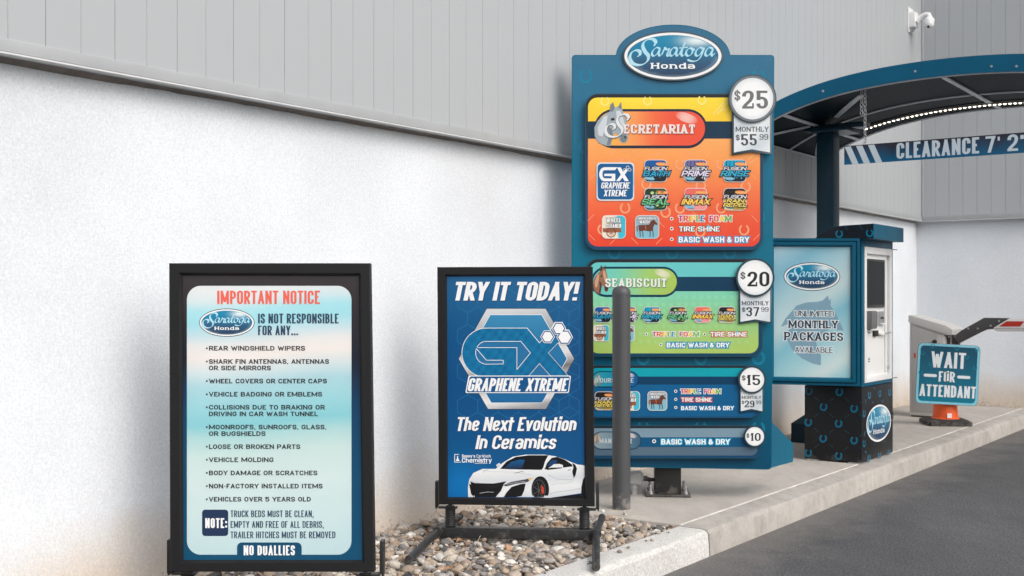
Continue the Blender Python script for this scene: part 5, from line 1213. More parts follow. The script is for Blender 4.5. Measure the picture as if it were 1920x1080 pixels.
# ---- lowest panel
p = panel(0, (1100, 798, 1427, 860), 0, 15, 12); tag(p, 'narrow grey and blue panel for the $10 wash, lowest of the four')
pr = Print(PM, .0345)
pr.grad(rrect(1101.5, 799.5, 1425.5, 858.5, 14, 10), lambda x, y: mixc(pc(34, 34, 38), pc(8, 70, 108), (y-800)/30), 0, 2, 6)
pr.fill([rrect(1105, 820, 1422, 838, 0)], pc(6, 82, 124), 2)
pr.fill([rrect(1105, 803, 1420, 820, (12, 10, 0, 0), 8)], pc(122, 150, 168), 1); pr.fill([rrect(1105, 838, 1420, 854, (0, 0, 12, 12), 8)], pc(84, 108, 128), 1)
pill(pr, 1110, 809, 1202.5, 843, 1.7, lambda x, y: ramp([(1112, pc(150, 172, 184)), (1165, pc(96, 130, 150)), (1200, pc(60, 96, 124))], x), 3, dark=pc(18, 58, 84))
pr.done('panel_face', p)
pr = Print(PM, .0345); horse_head(pr, lambda x, y: (1113+(x-228)*.05, 811+(y-670)*.06), (pc(130, 110, 96), pc(176, 156, 140), pc(200, 186, 170)), 7); pr.done('horse_picture', p)
pr = Print(PM, .0345)
pr.text("MAN O'WAR", 1124, 1184.5, 822, 831, .18, pc(206, 220, 226), 11, th=.13, ser=.05, sp=.18, r=.25)
bullet(pr, 1226.5, 827.2, 3.6); caption(pr, 'BASIC WASH & DRY', 1239.8, 1368.5, 823.3, 833.3, pc(40, 165, 205), 1.6)
pr.done('lettering', p)
price('10', 0, 1415, 818.3, 20.2, 17.6, ((1399.8, 1405, 812, 821.5), (1407.3, 1426.2, 812, 826.6)), None, pc(40, 42, 46), [])
# oval logo plate on the crown of the board
ov = slab('logo_plate', PM, ellipse(1261.7, 105, 94.3, 46.8, 64), .001, .014, mat('logo_plate_edge', (.05, .07, .09), .35), menu, .002)
pr = Print(PM, .0146); oval_logo(pr, 1261.7, 105, 93.3, 46.2, 0, outline=False); pr.done('emblem', ov)

# ------------------------------------------------------------------ bollard, conduit box
M_BOLL = mat('grey_bollard_sleeve', (.062, .065, .072), .48, 0, bump=.1, bscale=120, var=.06, vscale=8)
def scuffs(m, z0=.0, z1=.22, col=(.30, .28, .25), amt=.55):
    b = m.node_tree.nodes['Principled BSDF']; src = b.inputs['Base Color'].links[0].from_socket
    g = N(m, 'ShaderNodeNewGeometry'); sx = N(m, 'ShaderNodeSeparateXYZ'); L(m, g.outputs['Position'], sx.inputs[0])
    n = N(m, 'ShaderNodeTexNoise', Scale=22, Detail=7, Roughness=.75); L(m, g.outputs['Position'], n.inputs['Vector'])
    h = N(m, 'ShaderNodeMapRange'); h.inputs['From Min'].default_value = z0; h.inputs['From Max'].default_value = z1; h.inputs['To Min'].default_value = .42; h.inputs['To Max'].default_value = .66; L(m, sx.outputs['Z'], h.inputs['Value'])
    su = N(m, 'ShaderNodeMath', operation='SUBTRACT'); L(m, n.outputs['Fac'], su.inputs[0]); L(m, h.outputs[0], su.inputs[1])
    r = N(m, 'ShaderNodeMapRange'); r.inputs['From Max'].default_value = .12; r.inputs['To Max'].default_value = amt; L(m, su.outputs[0], r.inputs['Value'])
    x = N(m, 'ShaderNodeMix', data_type='RGBA'); L(m, r.outputs[0], x.inputs[0]); L(m, src, x.inputs[6]); x.inputs[7].default_value = (*col, 1); L(m, x.outputs[2], b.inputs['Base Color'])
scuffs(M_BOLL, 0, .14); scuffs(M_BLACKST, -.03, .10, (.20, .18, .155), .5); scuffs(M_BLK, 0, .10, (.22, .2, .18), .4); scuffs(M_RUBB, 0, .12, (.16, .15, .14), .4)
bx, by = (1165-960)/F*5.585, 5.585
bol = thing('bollard', (bx, by, 0), 'plain dark grey steel bollard with a chamfered cap, standing before the price board', 'bollard')
r = 17/F*5.585
lathe('sleeve', (bx, by, 0), EZ, [(.001, .0005), (r, .0005), (r, 1.018), (.001, 1.018)], M_BOLL, bol, 40)
lathe('cap', (bx, by, 1.0185), EZ, [(.001, 0), (r*1.025, 0), (r*1.025, .012), (r*.94, .024), (r*.72, .036), (r*.4, .041), (.001, .042)], M_BOLL, bol, 40)
M_PVC = mat('grey_pvc', (.34, .35, .35), .5, 0, var=.1, vscale=30)
cx0 = Vector((1193/1.0-960, 0, 0)).x/F*6.0
cb = thing('conduit_box', (cx0, 6.0, 0), 'small grey plastic conduit box between the bollard and the price board post', 'junction box')
q = Vector((cx0, 6.0, 0))
box('housing', q, axm, nm, EZ, (-.040, .026, -.03, .03, .055, .118), M_PVC, cb, .004)
box('cover', q, axm, nm, EZ, (-.034, .006, .030, .034, .060, .112), M_PVC, cb, .002)
box('hub_collar', q, axm, nm, EZ, (.026, .036, -.022, .022, .064, .110), M_PVC, cb, .003)
lathe('riser', q-axm*.012, EZ, [(.001, .0), (.017, 0), (.017, .03), (.021, .032), (.021, .054), (.001, .054)], M_PVC, cb)
tube('conduit', [q+axm*.036+EZ*.082, q+axm*.056+EZ*.082, q+axm*.0565+EZ*.082, q+axm*.085+EZ*.078, Vector((pc0.x-.104, pc0.y, .074))], [.0135, .0135, .0075, .0075, .0075], M_DSTEEL, cb)

# ================================================================== canopy over the lane
M_CBLUE = mat('canopy_blue', (.0, .098, .190), .40, 0, var=.06, vscale=3, spec=.25)
M_SOFF = mat('dark_glossy_soffit', (.003, .012, .020), .5, 0, spec=.03)
M_RIB = mat('pale_grey_rib', (.60, .62, .66), .45)
M_POSTB = mat('navy_post', (.004, .030, .052), .35, 0, var=.1, vscale=4, spec=.3)
canopy = thing('canopy', UV(7.96, -2.94, 0), 'blue arched canopy on a navy post with a lit LED strip under its dark soffit', 'canopy')
UC0, UC1, VC0, VC1 = 7.30, 8.80, -3.30, -.70
def zc(v): d = v+2.0; return 2.345-.10*d*d-.04*d**4
NV = 44; vv = [VC0+(VC1-VC0)*i/NV for i in range(NV+1)]
def arch(name, u0, u1, z0f, z1f, m, v0=VC0, v1=VC1, n=NV):
    bm = bmesh.new(); prev = None
    for i in range(n+1):
        v = v0+(v1-v0)*i/n
        r = [bm.verts.new(UV(u0, v, z0f(v))), bm.verts.new(UV(u1, v, z0f(v))), bm.verts.new(UV(u1, v, z1f(v))), bm.verts.new(UV(u0, v, z1f(v)))]
        if prev:
            for k in range(4): bm.faces.new((prev[k], prev[(k+1) % 4], r[(k+1) % 4], r[k]))
        else: bm.faces.new(r)
        prev = r
    bm.faces.new(prev[::-1]); return from_bm(name, bm, m, canopy, auto=True)
arch('fascia', UC0-.012, UC0, lambda v: zc(v)+.002, lambda v: zc(v)+.105, M_CBLUE)
arch('fascia', UC1, UC1+.012, lambda v: zc(v)+.002, lambda v: zc(v)+.105, M_CBLUE)
arch('roof', UC0+.001, UC1-.001, lambda v: zc(v)+.070, lambda v: zc(v)+.098, M_CBLUE)
arch('soffit', UC0+.001, UC1-.001, lambda v: zc(v)+.008, lambda v: zc(v)+.028, M_SOFF)
for u in (UC0+.004, 8.09, UC1-.032): arch('arched_rib', u, u+.022, lambda v: zc(v)-.001, lambda v: zc(v)+.0075, M_RIB)
for v0, w_ in ((-2.0, .035), (-3.02, .035), (VC0+.002, .03)):
    uvbox('rafter', UC0+.035, UC1-.035, v0, v0+w_, zc(v0+w_/2)-.004, zc(v0+w_/2)+.0065, M_RIB, canopy, .002)
uvbox('rafter', UC0+.035, UC1-.035, VC1-.04, VC1-.005, zc(VC1)+.004, zc(VC1)+.0285, M_RIB, canopy, .002)
uvbox('end_fascia', UC0-.010, UC1+.010, VC0-.012, VC0-.001, zc(VC0)-.01, zc(VC0)+.10, M_RIB, canopy, .002)
for (ua, va, ub, vb) in ((7.45, -3.27, 7.86, -3.04), (7.5, -2.55, 7.9, -2.86), (8.05, -3.02, 8.62, -3.27)):
    a, b = UV(ua, va, zc(va)+.008), UV(ub, vb, zc(vb)+.008); d = (b-a).normalized(); sd_ = d.cross(EZ).normalized()
    box('brace', a, d, sd_, d.cross(sd_), (0, (b-a).length, -.018, .018, -.008, .008), M_RIB, canopy, .002)
for du in (.0,):
    box('head_plate', UV(7.96, -2.90, 0), EU, EV, EZ, (-.13, .13, -.12, .14, 2.150, 2.172), M_POSTB, canopy, .004)
    box('cantilever_beam', UV(7.96, -2.90, 0), EU, EV, EZ, (-.06, .06, -.20, .24, 2.173, 2.21), M_POSTB, canopy, .004)
uvbox('post', 7.90, 8.02, -3.0, -2.878, .10, 2.150, M_POSTB, canopy, .006)
def skirt():
    bm = bmesh.new(); lo = [UV(u, v, .003) for u, v in ((7.78, -3.137), (7.78, -2.74), (8.14, -2.74), (8.14, -3.137))]; mid = [p+EZ*.13 for p in lo]
    hi = [UV(u, v, .24) for u, v in ((7.895, -3.005), (7.895, -2.873), (8.025, -2.873), (8.025, -3.005))]
    R_ = [[bm.verts.new(p) for p in q] for q in (lo, mid, hi)]
    for a, b in zip(R_, R_[1:]):
        for k in range(4): bm.faces.new((a[k], a[(k+1) % 4], b[(k+1) % 4], b[k]))
    bm.faces.new(R_[0]); bm.faces.new(R_[-1]); from_bm('base_cover', bm, M_POSTB, canopy)
skirt()
for px, py in ((1543, 171), (1716, 134), (1859, 124.5), (1906, 124.5)):
    pf = plane_u(UC0-.012); c = pf.wp(px, py); lathe('rivet', c, -EU, [(.001, 0), (.008, 0), (.007, .003), (.001, .004)], M_STEEL, canopy, 10)
# LED strip
M_LED = mat('led_diode', (.9, .88, .82), .4, emis=(1.0, .90, .72, 4.5)); M_LEDB = mat('led_channel', (.30, .29, .27), .5)
arch('led_channel', 8.485, 8.515, lambda v: zc(v)-.010, lambda v: zc(v)+.0075, M_LEDB, -2.86, -.9, 30)
LD = None; v = -2.85
while v < -.92:
    c = UV(8.5, v, zc(v)-.0165)
    if LD is None: LD = lathe('led', c, EZ, [(.001, 0), (.0080, .001), (.0095, .005), (.0095, .006), (.001, .006)], M_LED, canopy, 8, at=c); LD0 = c
    else: dup(LD, c-LD0)
    v += .033
for uu in (7.42, 8.3):
    lathe('spotlight_lens', UV(uu, -2.0+.02, zc(-2.0)-.003), EZ, [(.001, 0), (.012, 0), (.012, .006), (.001, .006)], M_STEEL, canopy, 12)

# ------------------------------------------------------------------ clearance bar on chains
PC = plane_u(7.35)
bar = thing('clearance_bar', PC.wp(1583, 291), 'hanging clearance bar reading CLEARANCE 7\' 2" with white slanted stripes', 'clearance sign')
def vof(px): 
    a, b = PC.loc(px, 290); return a
a0, b0 = PC.loc(1583, 309); a1_, b1_ = PC.loc(1583, 274); zb0, zb1 = b0, b1_
vmax = a0+1.85
bm = bmesh.new(); bm_prism(bm, PC, [(a0, zb0), (vmax, zb0), (vmax, zb1), (a0, zb1)], -.008, .0, .0)
from_bm('panel', bm, mat('bar_edge', (.03, .06, .09), .4), bar)
# drawn directly in plane metres: x = across, y = down from the top edge
class FlatPrint(Print):
    def __init__(s, plane, a0, z1, k, h0=.0008, step=.0003): super().__init__(plane, h0, step); s.a0, s.z1, s.k = a0, z1, k
    def fill(s, polys, col, layer=0, pts=()):
        s0 = s.p; a0, z1, k = s.a0, s.z1, s.k
        class Q:                       # same plane, addressed in drawing units
            n = s0.n
            def wq(q, x, y, h, hr): return s0.w(a0+x*k, z1-y*k, h)
        s.p = Q(); super().fill(polys, col, layer, pts); s.p = s0
Hb = zb1-zb0; KB = Hb/100.0        # bar height = 100 units
pr = FlatPrint(PC, a0, zb1, KB)
Lb = (vmax-a0)/KB
pr.grad([(0, 0), (Lb, 0), (Lb, 100), (0, 100)], lambda x, y: ramp([(0, pc(46, 42, 56)), (35, pc(44, 46, 64)), (70, pc(20, 78, 112)), (100, pc(8, 98, 140))], y), 0, 6, 10)
for x in (0, 62, 126): pr.fill([[(x+2, 4), (x+36, 4), (x+78, 100), (x+44, 100)]], pc(205, 218, 226), 1)
pr.done('printed_face', bar)
pr = FlatPrint(PC, a0, zb1, KB)
def xb(px): return (vof(px)-a0)/KB
for t, p0, p1 in (('CLEARANCE', 1681, 1836), ('7\'', 1848, 1876), ('2"', 1889, 1921.5)): pr.text(t, xb(p0), xb(p1), 6, 88, .20, pc(206, 220, 230), 2, th=.15, sp=.095, r=.2); pr.flush('lettering', bar)
pr.done('lettering', bar)
def chain(pxc, double=True):
    a, _ = PC.loc(pxc, 268); ztop = zc(-2.5)+.0; top_v = -2.5+a
    zt = zc(top_v)-.001; n = 13; zbm = zb1+.012; pitch = (zt-zbm)/n
    ce = bpy.data.objects.new('chain', None); COL.objects.link(ce); ce.parent = bar; c0 = PC.w(a, zbm); ce.location = c0-Vector(bar.location)
    me_l = None
    for j in range(n):
        for dd in ((0,) if (j < n*.52 or not double) else (0, -.022)):
            c = PC.w(a+dd, zbm+pitch*(j+.5), -.004); ax = EV if j % 2 else (EV*.5+EU*.85).normalized()
            pts = [c+ax*(.0075*math.cos(t))+EZ*(pitch*.62*math.sin(t)) for t in [2*math.pi*k/14 for k in range(14)]]
            bm = bmesh.new(); bm_tube(bm, pts, .0021, 6, closed=True); from_bm('link', bm, M_STEEL, ce, smooth=True, at=c)
    c = PC.w(a, zb1+.004, -.004); bm = bmesh.new(); bm_tube(bm, [c+EV*(.011*math.cos(t))+EZ*(.011*math.sin(t)) for t in [2*math.pi*k/16 for k in range(16)]], .0022, 6, closed=True); from_bm('ring', bm, M_STEEL, ce, smooth=True, at=c)
chain(1621.5)
# matching chain near the far end
a_, _ = PC.loc(1621.5, 268)
old = [c for c in bar.children if c.name.startswith('chain')][0]
ch2 = dup(old, EV*1.5); 
for l in list(old.children): dup(l, (0, 0, 0), ch2)

# ================================================================== pay kiosk
M_WRAP = mat('black_vinyl_wrap', (.011, .0125, .015), .42, 0, spec=.25, var=.08, vscale=6)
M_KBL = mat('kiosk_blue', (.0, .082, .150), .40, 0, var=.05, vscale=5, spec=.25)
M_WHT = mat('white_powder_coat', (.74, .75, .75), .38, 0, var=.03, vscale=8)
M_SCR = mat('dark_screen_glass', (.004, .0045, .006), .3, 0, spec=.12)
KU0, KU1, KV0, KV1 = 7.0, 7.60, -2.735, -2.375
kiosk = thing('pay_kiosk', UV(7.3, -2.55, 0), 'blue and black pay kiosk with horseshoe pattern and an UNLIMITED MONTHLY PACKAGES poster', 'kiosk')
uvbox('pedestal', KU0, KU1, KV0, KV1, .008, .462, M_WRAP, kiosk, .004)
uvbox('foot_shim', KU0-.006, KU0+.10, KV0+.02, KV0+.09, .001, .0075, M_STEEL, kiosk, .001)
uvbox('foot_shim', KU0-.008, KU0+.10, KV1-.08, KV1-.012, .001, .0075, M_STEEL, kiosk, .001)
uvbox('cabinet', KU0+.004, KU1-.004, KV0+.004, KV1-.014, .464, 1.37, M_WRAP, kiosk, .004)
# blue surround and recessed white terminal face on the lane side
PV = plane_v(KV1-.012)
def vpart(name, px, m, h0, h1, bev=.002, parent=kiosk): return slab(name, PV, px, h0, h1, m, parent, bev)
uvbox('surround', KU0+.002, KU0+.050, KV1-.013, KV1, .464, 1.37, M_KBL, kiosk, .003); uvbox('surround', KU1-.026, KU1-.002, KV1-.013, KV1, .464, 1.37, M_KBL, kiosk, .003)
uvbox('surround', KU0+.0505, KU1-.0265, KV1-.013, KV1, 1.318, 1.37, M_KBL, kiosk, .003); uvbox('surround', KU0+.0505, KU1-.0265, KV1-.013, KV1, .464, .486, M_KBL, kiosk, .003)
uvbox('bezel', KU0+.051, KU0+.085, KV1-.012, KV1+.004, .487, 1.317, M_WHT, kiosk, .003); uvbox('bezel', KU1-.065, KU1-.027, KV1-.012, KV1+.004, .487, 1.317, M_WHT, kiosk, .003)
uvbox('bezel', KU0+.0852, KU1-.0652, KV1-.012, KV1+.004, 1.275, 1.317, M_WHT, kiosk, .003); uvbox('bezel', KU0+.0852, KU1-.0652, KV1-.012, KV1+.004, .487, .522, M_WHT, kiosk, .003)
uvbox('terminal_plate', KU0+.08, KU1-.028, KV1-.030, KV1-.0135, .515, 1.28, M_WHT, kiosk, 0)
uvbox('light_bar', KU1-.135, KU1-.095, KV1-.0134, KV1-.004, .535, 1.20, M_WHT, kiosk, .004)
PT = plane_v(KV1-.0133)
sc_ = uvbox('screen', KU0+.088, KU0+.445, KV1-.0133, KV1-.002, .945, 1.245, mat('screen_frame', (.035, .033, .033), .4), kiosk, .003)
uvbox('screen_glass', KU0+.098, KU0+.425, KV1-.0018, KV1-.0004, .962, 1.232, M_SCR, sc_, 0)
uvbox('card_reader', KU0+.086, KU0+.185, KV1-.0132, KV1+.034, .815, .925, mat('grey_reader', (.13, .13, .135), .45), kiosk, .008)
uvbox('reader_mouth', KU0+.186, KU0+.222, KV1-.0132, KV1+.024, .820, .922, M_RUBB, kiosk, .006)
for k in range(3): uvbox('reader_fin', KU0+.2225, KU0+.262, KV1-.0132, KV1+.006, .838+.022*k, .847+.022*k, M_RUBB, kiosk, .001)
uvbox('bill_slot', KU0+.335, KU0+.44, KV1-.0132, KV1-.004, .835, .920, M_STEEL, kiosk, .003)
uvbox('receipt_door', KU0+.235, KU0+.31, KV1-.0132, KV1+.002, .765, .802, M_RUBB, kiosk, .004)
uvbox('coin_tray', KU0+.325, KU0+.43, KV1-.0132, KV1+.012, .772, .786, M_WHT, kiosk, .004)
uvbox('bill_mouth', KU0+.365, KU0+.425, KV1-.0038, KV1-.0025, .872, .884, M_RUBB, kiosk, 0)
uvbox('bill_tray', KU0+.35, KU0+.43, KV1-.0038, KV1+.012, .838, .846, M_WHT, kiosk, .002)
tube('lever', [UV(KU0+.38, KV1-.004, .780), UV(KU0+.43, KV1+.022, .784), UV(KU0+.47, KV1+.026, .786)], .004, M_STEEL, kiosk, 8)
pr = Print(PT)
for px, py, w_, h_ in ((1630, 612, 1.2, 3), (1632.5, 612, 1.2, 3), (1635, 612, 1.2, 3), (1629.8, 618, 4.5, 2.2), (1630, 624, 4.6, 1.6), (1629.5, 674, 3.6, 1.4), (1629.5, 671.5, 3.6, 1)): pr.fill([rrect(px-w_/2, py-h_/2, px+w_/2, py+h_/2, 0)], BLACK, 1)
pr.fill([ellipse(1629.3, 677.8, 1.4, 1.6, 12)], BLACK, 1); pr.done('marking', kiosk, M_INKM)
for px, py in ((1664, 485), (1664, 688)): lathe('lock', PT.wp(px, py), EV, [(.001, 0), (.013, 0), (.013, .006), (.008, .008), (.001, .008)], M_STEEL, kiosk, 16)
for z in (1.318, .487): tube('hinge_pin', [UV(KU1-.003, KV1-.004, z), UV(KU1+.085, KV1+.0, z)], .003, M_BLACKST, kiosk, 6)
scuffs(M_WRAP, 0, .07, (.20, .18, .16), .35)
# awning
def awning():
    P = plane_u(6.98); va = [(1531, 449), (1528.5, 446.5), (1541, 437), (1551, 431), (1560, 427), (1568, 424.6), (1576, 423.4), (1638, 419), (1638, 447)]
    pts = [P.loc(*q) for q in va]; bm = bmesh.new(); bm_prism(bm, P, pts, -.585, 0)
    a = from_bm('awning', bm, M_KBL, kiosk)
    pr = Print(P, .0006); pr.fill([[(x+(1585-x)*.012, y+(437-y)*.03) for x, y in va]], pc(26, 32, 42), 0)
    for x, y, r in ((1573.5, 438.5, 7), (1630.5, 437, 7)): pr.fill([[q for q in shoe(x, y, r, .36)]], pc(12, 130, 168), 1)
    for x in (1588, 1616): pr.line([(x-6, 422), (x+2, 431)], .9, pc(40, 96, 124), 1)
    pr.done('printed_wrap', a)
awning()
# wraps on the pedestal
P0 = plane_u(KU0); P1v = plane_v(KV1)
pr = Print(P0, .0008); D3 = lambda x, y: (1480+x/4.364, 680+y/4.364); TEAL = pc(10, 118, 156)
pts = ((160, 232, .5), (410, 240, 1), (280, 362, 1), (530, 375, 1), (155, 487, 1), (403, 498, 1), (277, 620, 1), (530, 635, 1), (155, 738, 1), (403, 762, 1))
for x, y, s in pts:
    c = D3(x, y); pr.fill([shoe(c[0], c[1], 7.2, .42, .12)], mixc(pc(22, 26, 30), TEAL, s), 1); pr.fill([[(c[0]+6.0*math.cos(t), c[1]+6.3*math.sin(t)) for t in [math.radians(-45+270*k/14) for k in range(15)]]+[(c[0]+5.2*math.cos(t), c[1]+5.5*math.sin(t)) for t in [math.radians(225-270*k/14) for k in range(15)]]], pc(8, 84, 116), 2)
for x, y, x2, y2 in ((205, 280, 245, 315), (450, 285, 490, 320), (330, 315, 365, 290), (575, 330, 600, 318), (205, 445, 240, 415), (330, 415, 355, 445), (450, 455, 490, 425), (575, 420, 605, 450), (205, 535, 240, 570), (330, 580, 355, 550), (450, 550, 490, 580), (575, 605, 605, 575), (205, 700, 240, 668), (330, 668, 355, 695), (450, 715, 485, 688), (575, 690, 602, 715)):
    pr.line([D3(x, y), D3(x2, y2)], .8, pc(36, 84, 104), 1)
pr.done('printed_wrap', kiosk)
pr = Print(P1v, .0008)
for x, y, s in ((655, 265, 1), (740, 250, 1), (820, 240, 1), (612, 415, .8), (612, 660, .8), (652, 780, 1), (737, 762, 1), (817, 737, 1), (843, 430, .0)):
    c = D3(x, y); pr.fill([[(c[0]+(p-c[0])*.36, q) for p, q in shoe(c[0], c[1], 7.0, .42)]], mixc(pc(22, 26, 30), TEAL, s), 1)
for x, y, x2, y2 in ((690, 200, 700, 215), (770, 300, 760, 330), (680, 320, 690, 330), (695, 668, 700, 672), (775, 640, 782, 650), (620, 300, 628, 330), (620, 560, 612, 600), (620, 720, 630, 740)): pr.line([D3(x, y), D3(x2, y2)], 1.1, pc(24, 110, 150), 1)
pr.done('printed_wrap', kiosk)
pr = Print(P1v, .0016); oval_logo(pr, 1647.5, 793.4, 23.6, 36.5, 0, skew=-.30*23.6/36.5, outline=False); pr.done('emblem', kiosk)
# side poster frame, turned towards arriving cars
ap = 14.0; R0 = Vector((2.085, 7.03, 0)); PK = facing(R0.x, R0.y, 0, ap)
OK_ = [(1433, 446.5), (1612.5, 447), (1612.5, 724), (1433, 720)]; IK = [(1451, 462), (1594.5, 463), (1595, 708.5), (1451, 706)]
def kmember(p0, p1, i0, i1):
    bm = bmesh.new()
    def lerp(a, b, t): return (a[0]+(b[0]-a[0])*t, a[1]+(b[1]-a[1])*t)
    rows = [(0, -.045), (0, .004), (.30, .004), (.34, -.004), (.42, -.004), (.46, .016), (.80, .016), (1, .000), (1, -.045)]
    L_ = [[bm.verts.new(PK.wp(*lerp(a, b, t), h)) for t, h in rows] for a, b in ((p0, i0), (p1, i1))]
    for k in range(len(rows)-1): bm.faces.new((L_[0][k], L_[1][k], L_[1][k+1], L_[0][k+1]))
    bm.faces.new(L_[0][::-1]); bm.faces.new(L_[1]); bm.faces.new((L_[0][0], L_[0][-1], L_[1][-1], L_[1][0])); return bm
for i in range(4): from_bm('poster_frame', kmember(OK_[i], OK_[(i+1) % 4], IK[i], IK[(i+1) % 4]), M_KBL, kiosk)
slab('poster_backing', PK, [(1440, 452), (1606, 453), (1606, 717), (1440, 714)], -.044, -.006, M_KBL, kiosk)
box('mounting_arm', UV(7.0, -2.55, 0), EU, EV, EZ, (-.045, -.002, -.02, .12, .60, .66), M_WRAP, kiosk, .004); box('mounting_arm', UV(7.0, -2.55, 0), EU, EV, EZ, (-.045, -.002, -.02, .12, 1.15, 1.21), M_WRAP, kiosk, .004)
for y0, y1 in ((462, 474), (496, 520), (622, 670), (695, 712)):
    pass
pr = Print(PK, -.0045)
def kb(x, y):
    d = (x-1452)*.55+(y-463)*.78; t = ramp([(0, pc(176, 208, 222)), (45, pc(128, 186, 208)), (85, pc(170, 208, 218)), (125, pc(196, 218, 222)), (160, pc(130, 192, 210)), (205, pc(170, 212, 220)), (235, pc(206, 224, 224)), (262, pc(150, 205, 216))], d)
    return t
pr.grad([(1449, 460), (1597, 461), (1597, 711), (1449, 708)], kb, 0, 16, 20)
C2 = lambda x, y: (1440+x/3.375, 400+y/3.375)
hs_ = [(82, 718), (110, 665), (160, 610), (178, 585), (240, 564), (310, 560), (345, 552), (380, 520), (386, 556), (398, 538), (396, 585), (425, 625), (452, 680), (478, 742), (440, 738), (400, 722), (372, 745), (330, 768), (292, 792), (312, 838), (336, 900), (334, 962), (280, 950), (215, 918), (150, 860), (120, 795), (128, 742), (170, 700), (130, 700)]
pr.fill([[C2(*p) for p in hs_]], pc(128, 164, 184), 1)
poster3 = pr.done('poster', kiosk)
pr = Print(PK, -.0045); GT = pc(62, 66, 80); GD = pc(56, 60, 76)
for t, x0, x1, y0, y1, wt, se, c in (('UNLIMITED', 1490, 1564, 582.5, 592.5, .17, 0, GT), ('MONTHLY', 1478.5, 1571, 600.3, 614.8, .22, .05, GD), ('PACKAGES', 1470.5, 1581, 622.3, 638, .22, .05, GD), ('AVAILABLE', 1490.5, 1561.5, 650.3, 660.8, .16, 0, GT)):
    pr.text(t, x0, x1, y0, y1, wt, pc(225, 236, 240), 2, th=wt*.7, ser=se, sp=.13+se*.6, r=.3, ex=1.5, slope=.012); pr.text(t, x0, x1, y0, y1, wt, c, 3, th=wt*.7, ser=se, sp=.13+se*.6, r=.3, slope=.012); pr.flush('lettering', poster3)
pr.done('lettering', poster3)
pr = Print(PK, -.0045); oval_logo(pr, 1522.3, 518.6, 53, 26.7, 2, skew=.005); pr.done('emblem', poster3)

# ================================================================== barrier gate
M_GBOX = mat('light_grey_gate_paint', (.50, .50, .49), .45, 0, var=.03, vscale=6); M_GBOX2 = mat('grey_gate_door', (.36, .36, .355), .5)
M_ARM = mat('dark_grey_arm_bracket', (.065, .065, .066), .4); M_RED = mat('red_reflective_tape', (.50, .035, .02), .4); M_BOOM = mat('white_boom', (.72, .72, .72), .4)
gate = thing('barrier_gate', UV(10.2, -2.85, 0), 'light grey barrier gate with cranked dark arm and red striped white boom', 'barrier gate')
GU, GV0, GV1 = 10.06, -3.005, -2.715
def gprism(name, pts, u0, u1, m, bev=.006):
    bm = bmesh.new(); lo = [bm.verts.new(UV(u0, v, z)) for v, z in pts]; hi = [bm.verts.new(UV(u1, v, z)) for v, z in pts]; n = len(pts)
    bm.faces.new(lo); bm.faces.new(hi[::-1])
    for i in range(n): bm.faces.new((lo[i], lo[(i+1) % n], hi[(i+1) % n], hi[i]))
    bmesh.ops.recalc_face_normals(bm, faces=bm.faces); bevel_all(bm, bev, 3); return from_bm(name, bm, m, gate, auto=True)
gprism('cabinet', [(GV0, .012), (GV1, .012), (GV1, .715), (GV0, .81)], GU, GU+.34, M_GBOX, .012)
gprism('door', [(GV0+.02, .05), (GV1-.06, .05), (GV1-.06, .712), (GV0+.02, .775)], GU-.006, GU-.001, M_GBOX2, .002)
gprism('lid', [(GV0-.006, .80), (GV1+.03, .695), (GV1+.062, .70), (GV1+.066, .745), (GV1+.01, .778), (GV0+.0, .862), (GV0-.006, .855)], GU-.010, GU+.35, M_GBOX, .010)
uvbox('foot', GU+.012, GU+.32, GV0+.012, GV1-.012, .001, .0115, M_RUBB, gate, 0)
PG = plane_u(10.0)
slab('lock', plane_u(GU-.006), ellipse(1752, 641, 4.5, 4.2, 16), 0, .012, M_RUBB, gate)
slab('side_reflector', plane_u(GU-.001), [(1713.4, 662), (1717, 662.4), (1717, 671), (1713.4, 671)], 0, .006, M_RED, gate)
C5 = lambda x, y: (1680+x/4.5, 580+y/4.5); PA = plane_u(10.13)
slab('arm_hub', PA, [C5(*p) for p in ((425, 215), (478, 222), (520, 262), (528, 286), (520, 300), (425, 300))], -.07, .0, M_ARM, gate, .004)
slab('arm_bracket', PA, [C5(*p) for p in ((500, 218), (548, 180), (742, 71), (960, 74), (930, 92), (870, 140), (832, 166), (770, 169), (722, 190), (530, 288), (505, 262))], .002, .034, M_ARM, gate, .002)
tube('arm_pin', [PA.wp(1785.5, 627, .04), PA.wp(1785.5, 645, .04)], .004, M_STEEL, gate, 8)
for x, y in ((619, 162), (700, 163), (807, 138), (878, 99), (458, 231)): lathe('bolt', PA.wp(*C5(x, y), .034), -EU, [(.001, 0), (.009, 0), (.008, .005), (.001, .006)], M_STEEL, gate, 10)
bo = slab('boom', PA, [C5(*p) for p in ((958, 76), (3400, 94), (3400, 200), (850, 186), (822, 168), (826, 154))], .036, .066, M_BOOM, gate, .004)
slab('boom_groove', PA, [C5(*p) for p in ((836, 158), (3400, 176), (3400, 180), (832, 163))], .0665, .0672, M_GBOX2, gate, 0)
x = 0
for k in range(10):
    o = k*340; s = .0065*o/4.5
    slab('red_stripe', PA, [(C5(a+o, 0)[0], C5(0, b)[1]+s*.95) for a, b in ((868, 145), (932, 101), (1084, 101), (1046, 145))], .0666, .0676, M_RED, bo)

